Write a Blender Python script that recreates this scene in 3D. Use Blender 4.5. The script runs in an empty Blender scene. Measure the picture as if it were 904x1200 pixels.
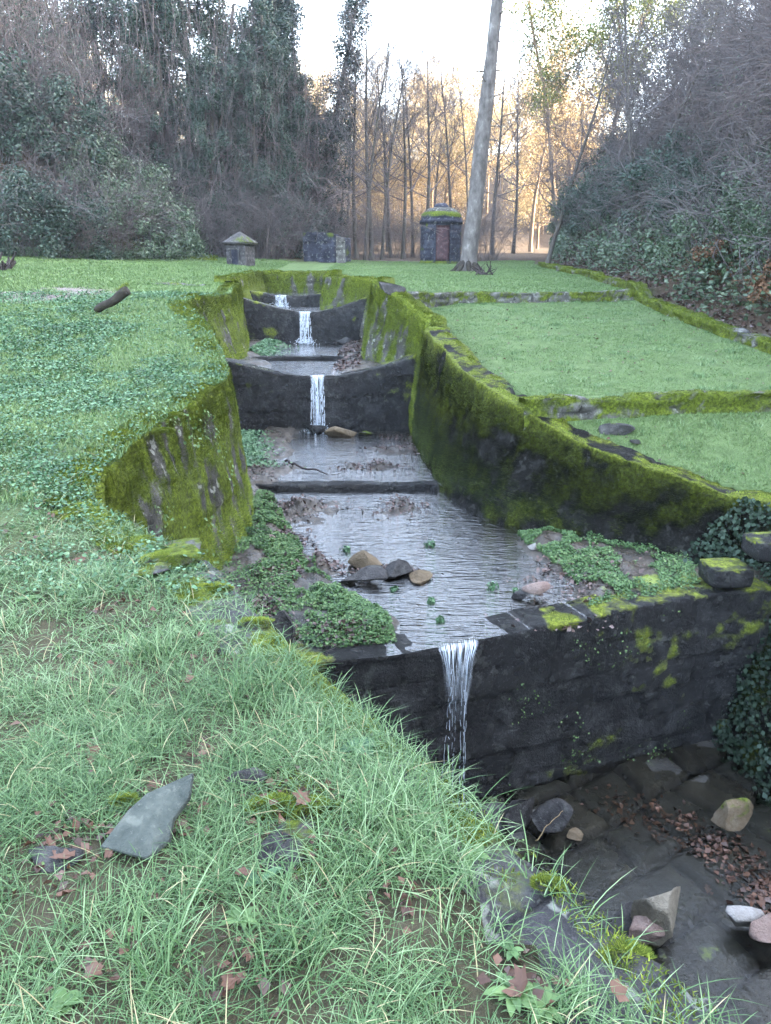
import bpy, math, random
import numpy as np
from mathutils import Vector

# ------------------------------------------------------------------ camera, world, sun
sc = bpy.context.scene
C = sc.collection
TH = math.atan(285 / 900.0)
SN, CS = math.sin(TH), math.cos(TH)
CAMZ = 1.6
cd = bpy.data.cameras.new('camera')
cam = bpy.data.objects.new('camera', cd)
C.objects.link(cam)
cam.location = (0, 0, CAMZ)
cam.rotation_euler = (math.radians(90) - TH, 0, 0)
cd.sensor_fit = 'VERTICAL'
cd.sensor_height = 24
cd.sensor_width = 24
cd.lens = 18.0
cd.clip_start = 0.05
cd.clip_end = 3000
sc.camera = cam

SUN_EL = math.radians(21)
SUN_AZ = math.radians(88)          # clockwise from +Y
sun_dir = Vector((math.sin(SUN_AZ) * math.cos(SUN_EL), math.cos(SUN_AZ) * math.cos(SUN_EL), math.sin(SUN_EL)))
w = bpy.data.worlds.new('World')
sc.world = w
w.use_nodes = True
nt = w.node_tree
bg = nt.nodes['Background']
sky = nt.nodes.new('ShaderNodeTexSky')
sky.sky_type = 'NISHITA'
sky.sun_disc = False
sky.sun_elevation = SUN_EL
sky.sun_rotation = SUN_AZ
sky.air_density = 1.0
sky.dust_density = 2.5
sky.ozone_density = 0.8
hs = nt.nodes.new('ShaderNodeHueSaturation')          # sky light desaturated as a white balance: a less blue sky
hs.inputs['Saturation'].default_value = .74
hs.inputs['Value'].default_value = 1.08
nt.links.new(sky.outputs[0], hs.inputs['Color'])
nt.links.new(hs.outputs[0], bg.inputs[0])
bg.inputs[1].default_value = 0.15
sl = bpy.data.lights.new('sun', 'SUN')
sl.energy = 5.0
sl.angle = math.radians(0.5)
sl.color = (1.0, 0.86, 0.68)
so = bpy.data.objects.new('sun', sl)
C.objects.link(so)
so.rotation_euler = sun_dir.to_track_quat('Z', 'Y').to_euler()
so.location = sun_dir * 80
sc.view_settings.view_transform = 'Standard'
sc.view_settings.look = 'None'
sc.view_settings.gamma = 1
sc.view_settings.exposure = 4.3
sc.cycles.use_denoising = True
sc.cycles.max_bounces = 6
sc.cycles.diffuse_bounces = 3
sc.cycles.glossy_bounces = 3
sc.cycles.transparent_max_bounces = 12
sc.cycles.volume_bounces = 1
sc.cycles.caustics_reflective = False
sc.cycles.caustics_refractive = False
sc.cycles.volume_step_rate = 4

HAZE_DENSITY = 0.00045

rng = np.random.default_rng(7)
random.seed(7)

# ------------------------------------------------------------------ projection helpers (pixels of the 904 x 1200 photograph)
def ray(u, v):
    x = (u - 452) / 900.0
    y = (600 - v) / 900.0
    return np.array([x, CS + y * SN, -SN + y * CS])

def px(u, v, z):
    d = ray(u, v)
    t = (z - CAMZ) / d[2]
    return np.array([0, 0, CAMZ]) + d * t

def pxY(u, v, Y):
    d = ray(u, v)
    return np.array([0, 0, CAMZ]) + d * (Y / d[1])

def atU(u, Y):
    return (u - 452) / 900.0 * Y / 1.045

# ------------------------------------------------------------------ numpy noise
def _h(ix, iy, iz, seed):
    with np.errstate(over='ignore'):
        n = (ix.astype(np.int64) * 374761393 + iy.astype(np.int64) * 668265263 + iz.astype(np.int64) * 2147483647 + seed * 974634777) & 0xFFFFFFFF
        n = ((n ^ (n >> 13)) * 1274126177) & 0xFFFFFFFF
        n = (n ^ (n >> 16)) & 0xFFFFFF
    return n / float(0xFFFFFF)

def vn(x, y, z=None, seed=0):
    x = np.asarray(x, float); y = np.asarray(y, float)
    z = np.zeros_like(x) if z is None else np.asarray(z, float)
    x, y, z = np.broadcast_arrays(x, y, z)
    ix, iy, iz = np.floor(x), np.floor(y), np.floor(z)
    fx, fy, fz = x - ix, y - iy, z - iz
    fx = fx * fx * (3 - 2 * fx); fy = fy * fy * (3 - 2 * fy); fz = fz * fz * (3 - 2 * fz)
    r = 0
    for dx in (0, 1):
        for dy in (0, 1):
            for dz in (0, 1):
                r = r + _h(ix + dx, iy + dy, iz + dz, seed) * (fx if dx else 1 - fx) * (fy if dy else 1 - fy) * (fz if dz else 1 - fz)
    return r

def fbm(x, y, z=None, seed=0, o=4):
    z = 0 * np.asarray(x) if z is None else z
    s, a, t = 0, 1.0, 0
    for i in range(o):
        f = 2 ** i
        s = s + a * vn(np.asarray(x) * f, np.asarray(y) * f, np.asarray(z) * f, seed + i * 17)
        t += a
        a *= .5
    return s / t

def sstep(a, b, x):
    t = np.clip((x - a) / (b - a), 0, 1)
    return t * t * (3 - 2 * t)

# ------------------------------------------------------------------ mesh helpers
def mesh_np(name, V, F, mat, parent=None, smooth=False, attrs=None, uv=None, mats=None, mi=None):
    V = np.asarray(V, dtype=np.float32)
    me = bpy.data.meshes.new(name)
    if isinstance(F, (list, tuple)):
        Fs = [np.asarray(f, dtype=np.int32) for f in F if len(f)]
    else:
        Fs = [np.asarray(F, dtype=np.int32)]
    loops = np.concatenate([f.ravel() for f in Fs])
    tot = np.concatenate([np.full(len(f), f.shape[1], dtype=np.int32) for f in Fs])
    start = np.concatenate([[0], np.cumsum(tot)[:-1]]).astype(np.int32)
    me.vertices.add(len(V)); me.vertices.foreach_set('co', V.ravel())
    me.loops.add(len(loops)); me.loops.foreach_set('vertex_index', loops)
    me.polygons.add(len(tot)); me.polygons.foreach_set('loop_start', start)
    try:
        me.polygons.foreach_set('loop_total', tot)
    except Exception:
        pass
    if smooth:
        me.polygons.foreach_set('use_smooth', np.ones(len(tot), dtype=bool))
    me.update(calc_edges=True)
    if attrs:
        for k, a in attrs.items():
            at = me.attributes.new(k, 'FLOAT', 'POINT')
            at.data.foreach_set('value', np.asarray(a, dtype=np.float32))
    if uv is not None:
        l = me.uv_layers.new(name='UVMap')
        l.data.foreach_set('uv', np.asarray(uv, dtype=np.float32)[loops].ravel())
    for m in (mats or [mat]):
        me.materials.append(m)
    if mi is not None:
        me.polygons.foreach_set('material_index', np.asarray(mi, dtype=np.int32))
    me.validate()
    o = bpy.data.objects.new(name, me)
    C.objects.link(o)
    if parent is not None:
        o.parent = parent
    return o

def grid_faces(n, m, off=0):
    i = np.arange(n - 1)[:, None] * m + np.arange(m - 1)[None, :]
    i = i.ravel() + off
    return np.stack([i, i + 1, i + m + 1, i + m], 1)

def tag(o, label=None, cat=None, group=None, kind=None):
    if label: o['label'] = label
    if cat: o['category'] = cat
    if group: o['group'] = group
    if kind: o['kind'] = kind
    return o

def empty(name, loc, label, cat, group=None, rz=0):
    o = bpy.data.objects.new(name, None)
    C.objects.link(o)
    o.location = loc
    o.rotation_euler = (0, 0, rz)
    return tag(o, label, cat, group)

def copy_tree(o, parent=None):
    c = o.copy()
    C.objects.link(c)
    if parent is not None:
        c.parent = parent
    for ch in list(o.children):
        copy_tree(ch, c)
    return c

# ------------------------------------------------------------------ materials
def mat(name, rough=.8, spec=.3):
    m = bpy.data.materials.new(name)
    m.use_nodes = True
    b = m.node_tree.nodes['Principled BSDF']
    b.inputs['Roughness'].default_value = rough
    b.inputs['Specular IOR Level'].default_value = spec
    return m, m.node_tree, b

def N(nt, t, **k):
    n = nt.nodes.new(t)
    for a, v in k.items():
        if isinstance(v, (int, float, tuple, list)) and not hasattr(n, a):
            n.inputs[a].default_value = v
        else:
            setattr(n, a, v)
    return n

def noise(nt, scale, detail=5, rough=.6, coord='Position', stretch=None, dist=0):
    g = nt.nodes.new('ShaderNodeNewGeometry') if coord == 'Position' else nt.nodes.new('ShaderNodeTexCoord')
    src = g.outputs['Position'] if coord == 'Position' else g.outputs[coord]
    if stretch:
        mp = nt.nodes.new('ShaderNodeMapping')
        mp.inputs['Scale'].default_value = stretch
        nt.links.new(src, mp.inputs[0]); src = mp.outputs[0]
    n = nt.nodes.new('ShaderNodeTexNoise')
    n.inputs['Scale'].default_value = scale
    n.inputs['Detail'].default_value = detail
    n.inputs['Roughness'].default_value = rough
    n.inputs['Distortion'].default_value = dist
    nt.links.new(src, n.inputs['Vector'])
    return n.outputs['Fac']

def ramp(nt, fac, stops, interp='LINEAR'):
    r = nt.nodes.new('ShaderNodeValToRGB')
    e = r.color_ramp.elements
    r.color_ramp.interpolation = interp
    while len(e) < len(stops):
        e.new(.5)
    for i, (p, c) in enumerate(stops):
        e[i].position = p
        e[i].color = (*c, 1) if len(c) == 3 else c
    nt.links.new(fac, r.inputs[0])
    return r.outputs[0]

def mix(nt, fac, a, b, mode='MIX'):
    m = nt.nodes.new('ShaderNodeMix')
    m.data_type = 'RGBA'
    m.blend_type = mode
    for s, v in ((m.inputs[0], fac), (m.inputs[6], a), (m.inputs[7], b)):
        if isinstance(v, (int, float)): s.default_value = v
        elif isinstance(v, tuple): s.default_value = (*v, 1)
        else: nt.links.new(v, s)
    return m.outputs[2]

def math_(nt, op, a, b=0.5, clamp=False):
    m = nt.nodes.new('ShaderNodeMath')
    m.operation = op
    m.use_clamp = clamp
    for s, v in ((m.inputs[0], a), (m.inputs[1], b)):
        if isinstance(v, (int, float)): s.default_value = v
        else: nt.links.new(v, s)
    return m.outputs[0]

def attr(nt, name):
    a = nt.nodes.new('ShaderNodeAttribute')
    a.attribute_name = name
    return a.outputs['Fac']

def bump(nt, b, h, strength=.4, dist=.02):
    n = nt.nodes.new('ShaderNodeBump')
    n.inputs['Strength'].default_value = strength
    n.inputs['Distance'].default_value = dist
    nt.links.new(h, n.inputs['Height'])
    nt.links.new(n.outputs[0], b.inputs['Normal'])

def leaf_mat(name, cols, rough=.55, spec=.3, trans=.0, big=.6):
    """per-leaf colour variation along cols, patchy through space"""
    m, nt, b = mat(name, rough, spec)
    g = nt.nodes.new('ShaderNodeNewGeometry')
    f1 = g.outputs['Random Per Island']
    f2 = noise(nt, big, 3, .6)
    f = math_(nt, 'ADD', math_(nt, 'MULTIPLY', f1, .6), math_(nt, 'MULTIPLY', math_(nt, 'SUBTRACT', f2, .25), .8), True)
    k = len(cols)
    nt.links.new(ramp(nt, f, [(.12 + .8 * i / (k - 1), c) for i, c in enumerate(cols)]), b.inputs['Base Color'])
    if trans > 0:
        out = nt.nodes['Material Output']
        tr = nt.nodes.new('ShaderNodeBsdfTranslucent')
        nt.links.new(b.inputs['Base Color'].links[0].from_socket, tr.inputs[0])
        ms = nt.nodes.new('ShaderNodeMixShader')
        ms.inputs[0].default_value = trans
        nt.links.new(b.outputs[0], ms.inputs[1]); nt.links.new(tr.outputs[0], ms.inputs[2])
        nt.links.new(ms.outputs[0], out.inputs[0])
    return m

def bark_mat(name, c1, c2, c3=None, scale=6, stretch=(1, 1, .25), bs=.5, bd=.02, coord='Object'):
    m, nt, b = mat(name, .9, .2)
    f = noise(nt, scale, 6, .65, coord, stretch)
    st = [(.3, c1), (.6, c2)] + ([(.75, c3)] if c3 else [])
    nt.links.new(ramp(nt, f, st), b.inputs['Base Color'])
    bump(nt, b, f, bs, bd)
    return m

M = {}
M['grass'] = leaf_mat('grass_blades', [(.028, .064, .022), (.066, .138, .046), (.135, .220, .088), (.30, .39, .22)], .5, .35, .3, .8)
M['dry_grass'] = leaf_mat('dry_blades', [(.22, .19, .10), (.33, .29, .17)], .7, .2)
M['lawn'] = leaf_mat('lawn_blades', [(.060, .112, .034), (.105, .172, .056), (.165, .235, .09)], .6, .3, .2, .35)
M['clover'] = leaf_mat('clover_leaves', [(.016, .050, .022), (.040, .102, .042), (.080, .165, .075), (.16, .26, .14)], .5, .4, .15, .9)
M['creeper'] = leaf_mat('creeper_leaves', [(.018, .045, .016), (.045, .095, .030), (.08, .15, .05), (.14, .20, .08)], .55, .3, .1, 3)
M['weed'] = leaf_mat('fresh_weeds', [(.05, .10, .03), (.09, .16, .05), (.15, .23, .08)], .5, .35, .2, 5)
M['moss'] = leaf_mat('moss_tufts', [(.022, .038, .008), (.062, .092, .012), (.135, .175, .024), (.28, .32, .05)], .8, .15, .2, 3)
M['shaded_moss'] = leaf_mat('shaded_moss_tufts', [(.003, .006, .002), (.008, .014, .003), (.026, .040, .007), (.09, .115, .02)], .8, .15, .1, 1.4)  # right wall moss, with the wall's shade put into its colour
M['ivy'] = leaf_mat('ivy_leaves', [(.008, .020, .014), (.018, .038, .027), (.036, .064, .046), (.085, .12, .09)], .5, .3, .1, .5)
M['dark_ivy'] = leaf_mat('dark_ivy_leaves', [(.004, .010, .006), (.012, .024, .014), (.028, .048, .03), (.05, .075, .06)], .6, .15, .0, .9)
M['bramble'] = leaf_mat('bramble_leaves', [(.022, .045, .022), (.045, .078, .04), (.085, .125, .075), (.16, .20, .14)], .45, .4, .15, .5)
M['evergreen'] = leaf_mat('evergreen_leaves', [(.006, .016, .014), (.014, .031, .025), (.030, .056, .043)], .5, .35, .1, .5)
M['gold'] = leaf_mat('golden_leaves', [(.16, .105, .05), (.28, .20, .11), (.42, .33, .18), (.26, .25, .12)], .6, .2, .35, .15)
M['pine'] = leaf_mat('pine_needles', [(.06, .08, .02), (.12, .14, .04), (.2, .2, .06)], .6, .2, .2, .2)
M['fern'] = leaf_mat('dead_fern_fronds', [(.07, .04, .025), (.13, .075, .045), (.19, .12, .075)], .8, .1, .1, .6)
M['dead_leaf'] = leaf_mat('dead_leaves', [(.022, .014, .012), (.060, .030, .020), (.11, .055, .034), (.10, .078, .072)], .55, .3, .05, 6)
M['litter'] = leaf_mat('wet_litter', [(.02, .014, .012), (.05, .030, .024), (.085, .052, .042), (.12, .09, .09)], .45, .4, 0, 4)
M['twig'] = bark_mat('twigs_grey_brown', (.045, .040, .040), (.115, .104, .106), coord='Object', scale=3)
M['vine'] = bark_mat('vine_stems', (.05, .040, .039), (.13, .106, .104), scale=2.5)
M['trunk'] = bark_mat('grey_bark', (.03, .027, .024), (.08, .072, .062), (.07, .085, .045), scale=5)
M['warmtrunk'] = bark_mat('sunlit_bark', (.10, .07, .045), (.24, .17, .11), scale=5)
M['pinebark'] = bark_mat('pine_bark', (.045, .040, .038), (.13, .12, .115), (.26, .25, .245), scale=4.5, stretch=(1, 1, .5), bs=.9, bd=.05)
M['log'] = bark_mat('wet_log_bark', (.014, .012, .010), (.035, .03, .024), (.06, .075, .02), scale=9, stretch=(1, 1, 1), bs=.8)
M['deadwood'] = bark_mat('black_dead_wood', (.012, .010, .010), (.05, .04, .04), scale=9, stretch=(1, 1, 1))
M['cutwood'] = bark_mat('cut_wood_end', (.16, .11, .06), (.30, .22, .12), scale=12, stretch=(1, 1, 1))

def stone_mat(name, dark, mid, light, moss_lo=(.020, .036, .008), moss_hi=(.135, .175, .024), scale=3, rough=.75, lichen=0.0, bs=.6, wet=0):
    """stone with a moss cover driven by the 'moss' attribute"""
    m, nt, b = mat(name, rough, .10 if not wet else .28)
    f = noise(nt, scale, 8, .68)
    base = ramp(nt, f, [(.28, dark), (.52, mid), (.75 if not wet else .92, light)])
    g = attr(nt, 'groove')
    base = mix(nt, g, base, tuple(c * .35 for c in dark))
    if lichen > 0:
        lf = noise(nt, 9, 3, .5)
        base = mix(nt, math_(nt, 'MULTIPLY', ramp(nt, lf, [(.60, (0, 0, 0)), (.64, (1, 1, 1))]), lichen), base, (.31, .32, .28))
    mo = attr(nt, 'moss')
    mf = noise(nt, 14, 5, .7)
    mm = math_(nt, 'ADD', math_(nt, 'MULTIPLY', mf, .5), mo)
    mk = ramp(nt, mm, [(.62, (0, 0, 0)), (.82, (1, 1, 1))])
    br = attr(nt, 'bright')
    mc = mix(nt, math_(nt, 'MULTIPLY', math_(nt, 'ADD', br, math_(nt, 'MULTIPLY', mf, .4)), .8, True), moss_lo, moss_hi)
    mc = mix(nt, 1.0, mc, ramp(nt, noise(nt, 26, 5, .75), [(.30, (.22, .22, .25)), (.50, (.85, .85, .85)), (.68, (1.7, 1.65, 1.3))]), 'MULTIPLY')
    base = mix(nt, ramp(nt, noise(nt, 48, 3, .6), [(.60, (0, 0, 0)), (.68, (.55,) * 3)]), base, light)
    col = mix(nt, mk, base, mc)
    nt.links.new(col, b.inputs['Base Color'])
    if wet:
        r = ramp(nt, noise(nt, 2.2, 3, .5), [(.35, (.12,) * 3), (.65, (.5,) * 3)])
        nt.links.new(mix(nt, mk, r, (.9, .9, .9)), b.inputs['Roughness'])
    hh = math_(nt, 'ADD', noise(nt, 22, 8, .75), math_(nt, 'MULTIPLY', mf, .8))
    bump(nt, b, hh, min(1, bs * 1.6), .045)
    return m

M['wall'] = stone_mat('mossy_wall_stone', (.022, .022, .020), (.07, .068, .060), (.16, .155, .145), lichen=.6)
M['wallR'] = stone_mat('shade_dark_mossy_stone', (.003, .003, .003), (.008, .008, .007), (.028, .028, .027), (.006, .010, .003), (.11, .135, .02), lichen=.06)  # wet mossy stone, darkened further by shade put into the colour
M['weir'] = stone_mat('wet_weir_stone', (.003, .0032, .0035), (.010, .0105, .011), (.065, .065, .065), (.02, .035, .006), (.16, .19, .025), rough=.35, wet=1, lichen=.07)
M['kerb'] = stone_mat('grey_kerb_stone', (.05, .048, .045), (.12, .118, .11), (.24, .235, .225), lichen=.5)
M['coping'] = stone_mat('lichen_coping', (.045, .045, .05), (.085, .082, .085), (.15, .145, .145), lichen=1.0)
M['slate'] = stone_mat('slate', (.045, .055, .052), (.085, .098, .088), (.15, .16, .14), lichen=.2, bs=.5, scale=11)
M['tanrock'] = stone_mat('tan_rock', (.12, .105, .08), (.23, .205, .16), (.36, .33, .27), lichen=.0, scale=5)
M['greyrock'] = stone_mat('grey_rock', (.022, .022, .023), (.06, .058, .058), (.13, .125, .12), lichen=.1, scale=7)
M['pinkrock'] = stone_mat('pinkish_rock', (.15, .10, .085), (.24, .175, .15), (.32, .26, .23), scale=5)
M['whiterock'] = stone_mat('pale_rock', (.24, .22, .2), (.36, .34, .32), (.48, .46, .43), scale=5)
M['brownrock'] = stone_mat('brown_rock', (.07, .05, .03), (.15, .115, .075), (.23, .19, .14), scale=5)
M['tower'] = stone_mat('blackened_stone', (.012, .014, .022), (.035, .038, .055), (.10, .10, .13), lichen=.25, scale=2)
M['hut'] = stone_mat('weathered_stone', (.03, .03, .032), (.075, .072, .075), (.13, .125, .125), lichen=.2)

# rusty red door
m, nt, b = mat('rusty_red_door', .7)
nt.links.new(ramp(nt, noise(nt, 6, 6, .7), [(.35, (.02, .014, .018)), (.55, (.055, .024, .028)), (.72, (.10, .09, .10))]), b.inputs['Base Color'])
M['door'] = m

# ground
m, nt, b = mat('ground_soil_and_turf', .95, .15)
zn = attr(nt, 'grassy')
soil = ramp(nt, noise(nt, 5, 8, .7), [(.3, (.028, .020, .014)), (.55, (.065, .048, .034)), (.8, (.11, .085, .065))])
turf = ramp(nt, noise(nt, 3.2, 8, .72), [(.3, (.048, .074, .028)), (.55, (.090, .132, .052)), (.8, (.14, .185, .08))])
gravel = ramp(nt, noise(nt, 30, 4, .8), [(.3, (.10, .08, .078)), (.7, (.26, .21, .205))])
col = mix(nt, zn, soil, turf)
col = mix(nt, attr(nt, 'bare'), col, gravel)
nt.links.new(col, b.inputs['Base Color'])
bump(nt, b, noise(nt, 30, 6, .75), .8, .04)
M['ground'] = m

# stream bed
def bed_mat(name, paved):
    m, nt, b = mat(name, .6, .4)
    mud = ramp(nt, noise(nt, 3.5, 7, .7), [(.3, (.020, .016, .012)), (.5, (.044, .036, .027)), (.7, (.085, .070, .054))])
    st = ramp(nt, noise(nt, 2.0, 8, .7), [(.3, (.012, .013, .013)), (.55, (.032, .034, .032)), (.8, (.085, .082, .072))])
    c = mix(nt, attr(nt, 'mud'), st, mud)
    c = mix(nt, attr(nt, 'groove'), c, (.006, .006, .006))
    mm = math_(nt, 'ADD', math_(nt, 'MULTIPLY', noise(nt, 12, 4, .7), .5), attr(nt, 'moss'))
    c = mix(nt, ramp(nt, mm, [(.6, (0, 0, 0)), (.8, (1, 1, 1))]), c, (.12, .16, .025))
    nt.links.new(c, b.inputs['Base Color'])
    rr = ramp(nt, noise(nt, 3, 3), [(.4, (.18,) * 3), (.6, (.6,) * 3)])
    nt.links.new(rr, b.inputs['Roughness'])
    bump(nt, b, noise(nt, 18, 8, .75), .6, .03)
    return m
M['bed'] = bed_mat('stream_bed', False)

def water_mat(name, scale, strength, stretch=(1, 1, 1), gl=1.0, dist=.03, tint=(1, 1, 1), det=4):
    m = bpy.data.materials.new(name)
    m.use_nodes = True
    nt = m.node_tree
    nt.nodes.remove(nt.nodes['Principled BSDF'])
    out = nt.nodes['Material Output']
    g = nt.nodes.new('ShaderNodeBsdfGlossy'); g.inputs['Roughness'].default_value = .015
    t = nt.nodes.new('ShaderNodeBsdfTransparent'); t.inputs[0].default_value = (.72 * tint[0], .70 * tint[1], .62 * tint[2], 1)
    ms = nt.nodes.new('ShaderNodeMixShader')
    bp = nt.nodes.new('ShaderNodeBump')
    bp.inputs['Strength'].default_value = strength
    bp.inputs['Distance'].default_value = dist
    h1 = noise(nt, scale, det, .5, 'Position', stretch, 1.2)
    h2 = noise(nt, scale * 3.1, 3, .6, 'Position', stretch)
    h = math_(nt, 'ADD', math_(nt, 'MULTIPLY', h1, .8), math_(nt, 'MULTIPLY', h2, .45))
    nt.links.new(h, bp.inputs['Height'])
    fr = nt.nodes.new('ShaderNodeFresnel'); fr.inputs[0].default_value = 1.4
    nt.links.new(bp.outputs[0], g.inputs['Normal']); nt.links.new(bp.outputs[0], fr.inputs['Normal'])
    f = math_(nt, 'MULTIPLY', fr.outputs[0], gl, True)
    nt.links.new(f, ms.inputs[0])
    nt.links.new(t.outputs[0], ms.inputs[1]); nt.links.new(g.outputs[0], ms.inputs[2])
    nt.links.new(ms.outputs[0], out.inputs[0])
    return m
M['water'] = water_mat('shallow_rippled_water', 5.5, 1.0, (.55, 2.0, 1), 3.0, .035, det=1.5)
M['water_low'] = water_mat('thin_dark_water', 11, .5, (1.5, 1, 1), .75, .02, (.9, .9, .9))

def fall_mat(name):
    m = bpy.data.materials.new(name)
    m.use_nodes = True
    nt = m.node_tree
    b = nt.nodes['Principled BSDF']
    b.inputs['Base Color'].default_value = (.72, .80, .88, 1)
    b.inputs['Roughness'].default_value = .25
    b.inputs['Subsurface Weight'].default_value = 0
    f = noise(nt, 1.0, 4, .6, 'UV', (34, 1.6, 1))
    a = math_(nt, 'MULTIPLY', ramp(nt, f, [(.44, (0, 0, 0)), (.60, (1, 1, 1))]), attr(nt, 'dens'))
    nt.links.new(math_(nt, 'MULTIPLY', a, .9, True), b.inputs['Alpha'])
    return m
M['fall'] = fall_mat('falling_water')
m, nt, b = mat('white_water_strands', .2, .5)
b.inputs['Base Color'].default_value = (.75, .82, .9, 1)
b.inputs['Alpha'].default_value = .5
M['strand'] = m

# ------------------------------------------------------------------ the plan of the cascade (metres)
# channel side walls: (top x, y, z, base x, y, z)
LW = [
    (2.10, -1.2, -.02, 2.4, -1.0, -3.3), (1.42, 0.2, -.02, 1.75, .4, -3.3), (.80, 1.25, -.02, 1.1, 1.45, -3.3), (.37, 1.88, -.02, .65, 2.1, -3.3),
    (-.10, 2.57, -.01, .2, 2.75, -3.3), (-.58, 3.38, 0, -.3, 3.55, -3.3), (-1.06, 4.15, 0, -.8, 4.4, -3.3), (-1.50, 4.55, .02, -1.25, 4.8, -3.3),
    (-1.98, 5.0, .10, -1.6, 5.2, -3.3), (-2.10, 5.5, .14, -1.68, 5.6, -3.3), (-2.12, 6.3, .20, -1.68, 6.3, -1.8), (-2.06, 7.0, .25, -1.66, 7.1, -1.8),
    (-1.95, 8.2, .34, -1.60, 8.2, -1.8), (-1.84, 9.1, .40, -1.60, 9.1, -1.8), (-1.95, 9.6, .45, -1.75, 9.9, -1.8), (-2.25, 10.7, .55, -2.05, 11., -1.8), (-2.96, 13, .80, -2.6, 13.2, -1.8),
    (-3.75, 14.9, .95, -3.0, 14.9, -1.8), (-3.80, 15.4, .99, -3.1, 15.4, -.8), (-3.62, 16.6, 1.1, -3.0, 16.5, -.8), (-3.40, 17.5, 1.2, -2.9, 17.4, -.8),
    (-3.5, 18.2, 1.22, -3.1, 18.3, -.8), (-3.8, 20.6, 1.3, -3.5, 20.6, -.8), (-4.25, 21.4, 1.35, -3.75, 21.4, -.1), (-4.15, 23.0, 1.42, -3.85, 23.0, -.1), (-4.3, 28.2, 1.5, -4.1, 28.2, -.1)]
def ry(u, v, Y):
    p = pxY(u, v, Y); return tuple(p)
RW = [
    (5.6, 1.5, -1.3, 4.4, 1.5, -3.3), (5.1, 4.0, -1.15, 4.0, 4.0, -3.3), (4.75, 5.8, -1.0, 3.62, 5.7, -3.3), (4.45, 6.9, -.85, 3.45, 6.7, -3.3),
    ry(904, 592, 7.75) + (3.42, 7.35, -3.3), ry(850, 577, 8.0) + (3.35, 7.65, -1.8), ry(800, 560, 8.2) + (3.22, 7.85, -1.8), ry(750, 545, 8.5) + (2.85, 8.2, -1.8), ry(700, 527, 8.9) + (2.35, 8.55, -1.8),
    ry(650, 500, 9.35) + (1.75, 8.9, -1.8), ry(600, 470, 9.9) + (1.32, 9.25, -1.8), ry(570, 452, 10.6) + (1.0, 9.8, -1.8), ry(540, 430, 11.6) + (.72, 10.8, -1.8), ry(515, 403, 13.1) + (.52, 12.7, -1.8),
    ry(499, 385, 14.5) + (.50, 14.3, -1.8), ry(501, 378, 15.1) + (.45, 15.0, -.8), ry(470, 353, 16.2) + (-.12, 15.75, -.8), ry(438, 331, 17.3) + (-.58, 16.5, -.8),
    ry(440, 329, 18.2) + (-.58, 17.6, -.8), (-.15, 20.3, 1.33, -.5, 20.3, -.8), (-.35, 20.8, 1.34, -.65, 20.7, -.1), (-.95, 21.4, 1.36, -1.2, 21.1, -.1), (-1.68, 22.2, 1.38, -1.88, 21.7, -.1),
    (-1.7, 23.0, 1.4, -1.9, 23., -.1), (-1.9, 28.2, 1.5, -2.1, 28.2, -.1)]
LW = np.array(LW); RW = np.array(RW)

POLY = np.concatenate([LW[:, :2], RW[::-1, :2]])
def in_poly(x, y, P=POLY):
    ins = np.zeros(x.shape, bool)
    n = len(P)
    for i in range(n):
        x0, y0 = P[i]; x1, y1 = P[(i + 1) % n]
        if y0 == y1: continue
        c = ((y0 > y) != (y1 > y)) & (x < (x1 - x0) * (y - y0) / (y1 - y0) + x0)
        ins ^= c
    return ins
def dist_line(x, y, P):
    d = np.full(x.shape, 1e9)
    for i in range(len(P) - 1):
        a = P[i]; b = P[i + 1] - a
        t = np.clip(((x - a[0]) * b[0] + (y - a[1]) * b[1]) / (b @ b), 0, 1)
        d = np.minimum(d, np.hypot(x - a[0] - t * b[0], y - a[1] - t * b[1]))
    return d

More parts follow.
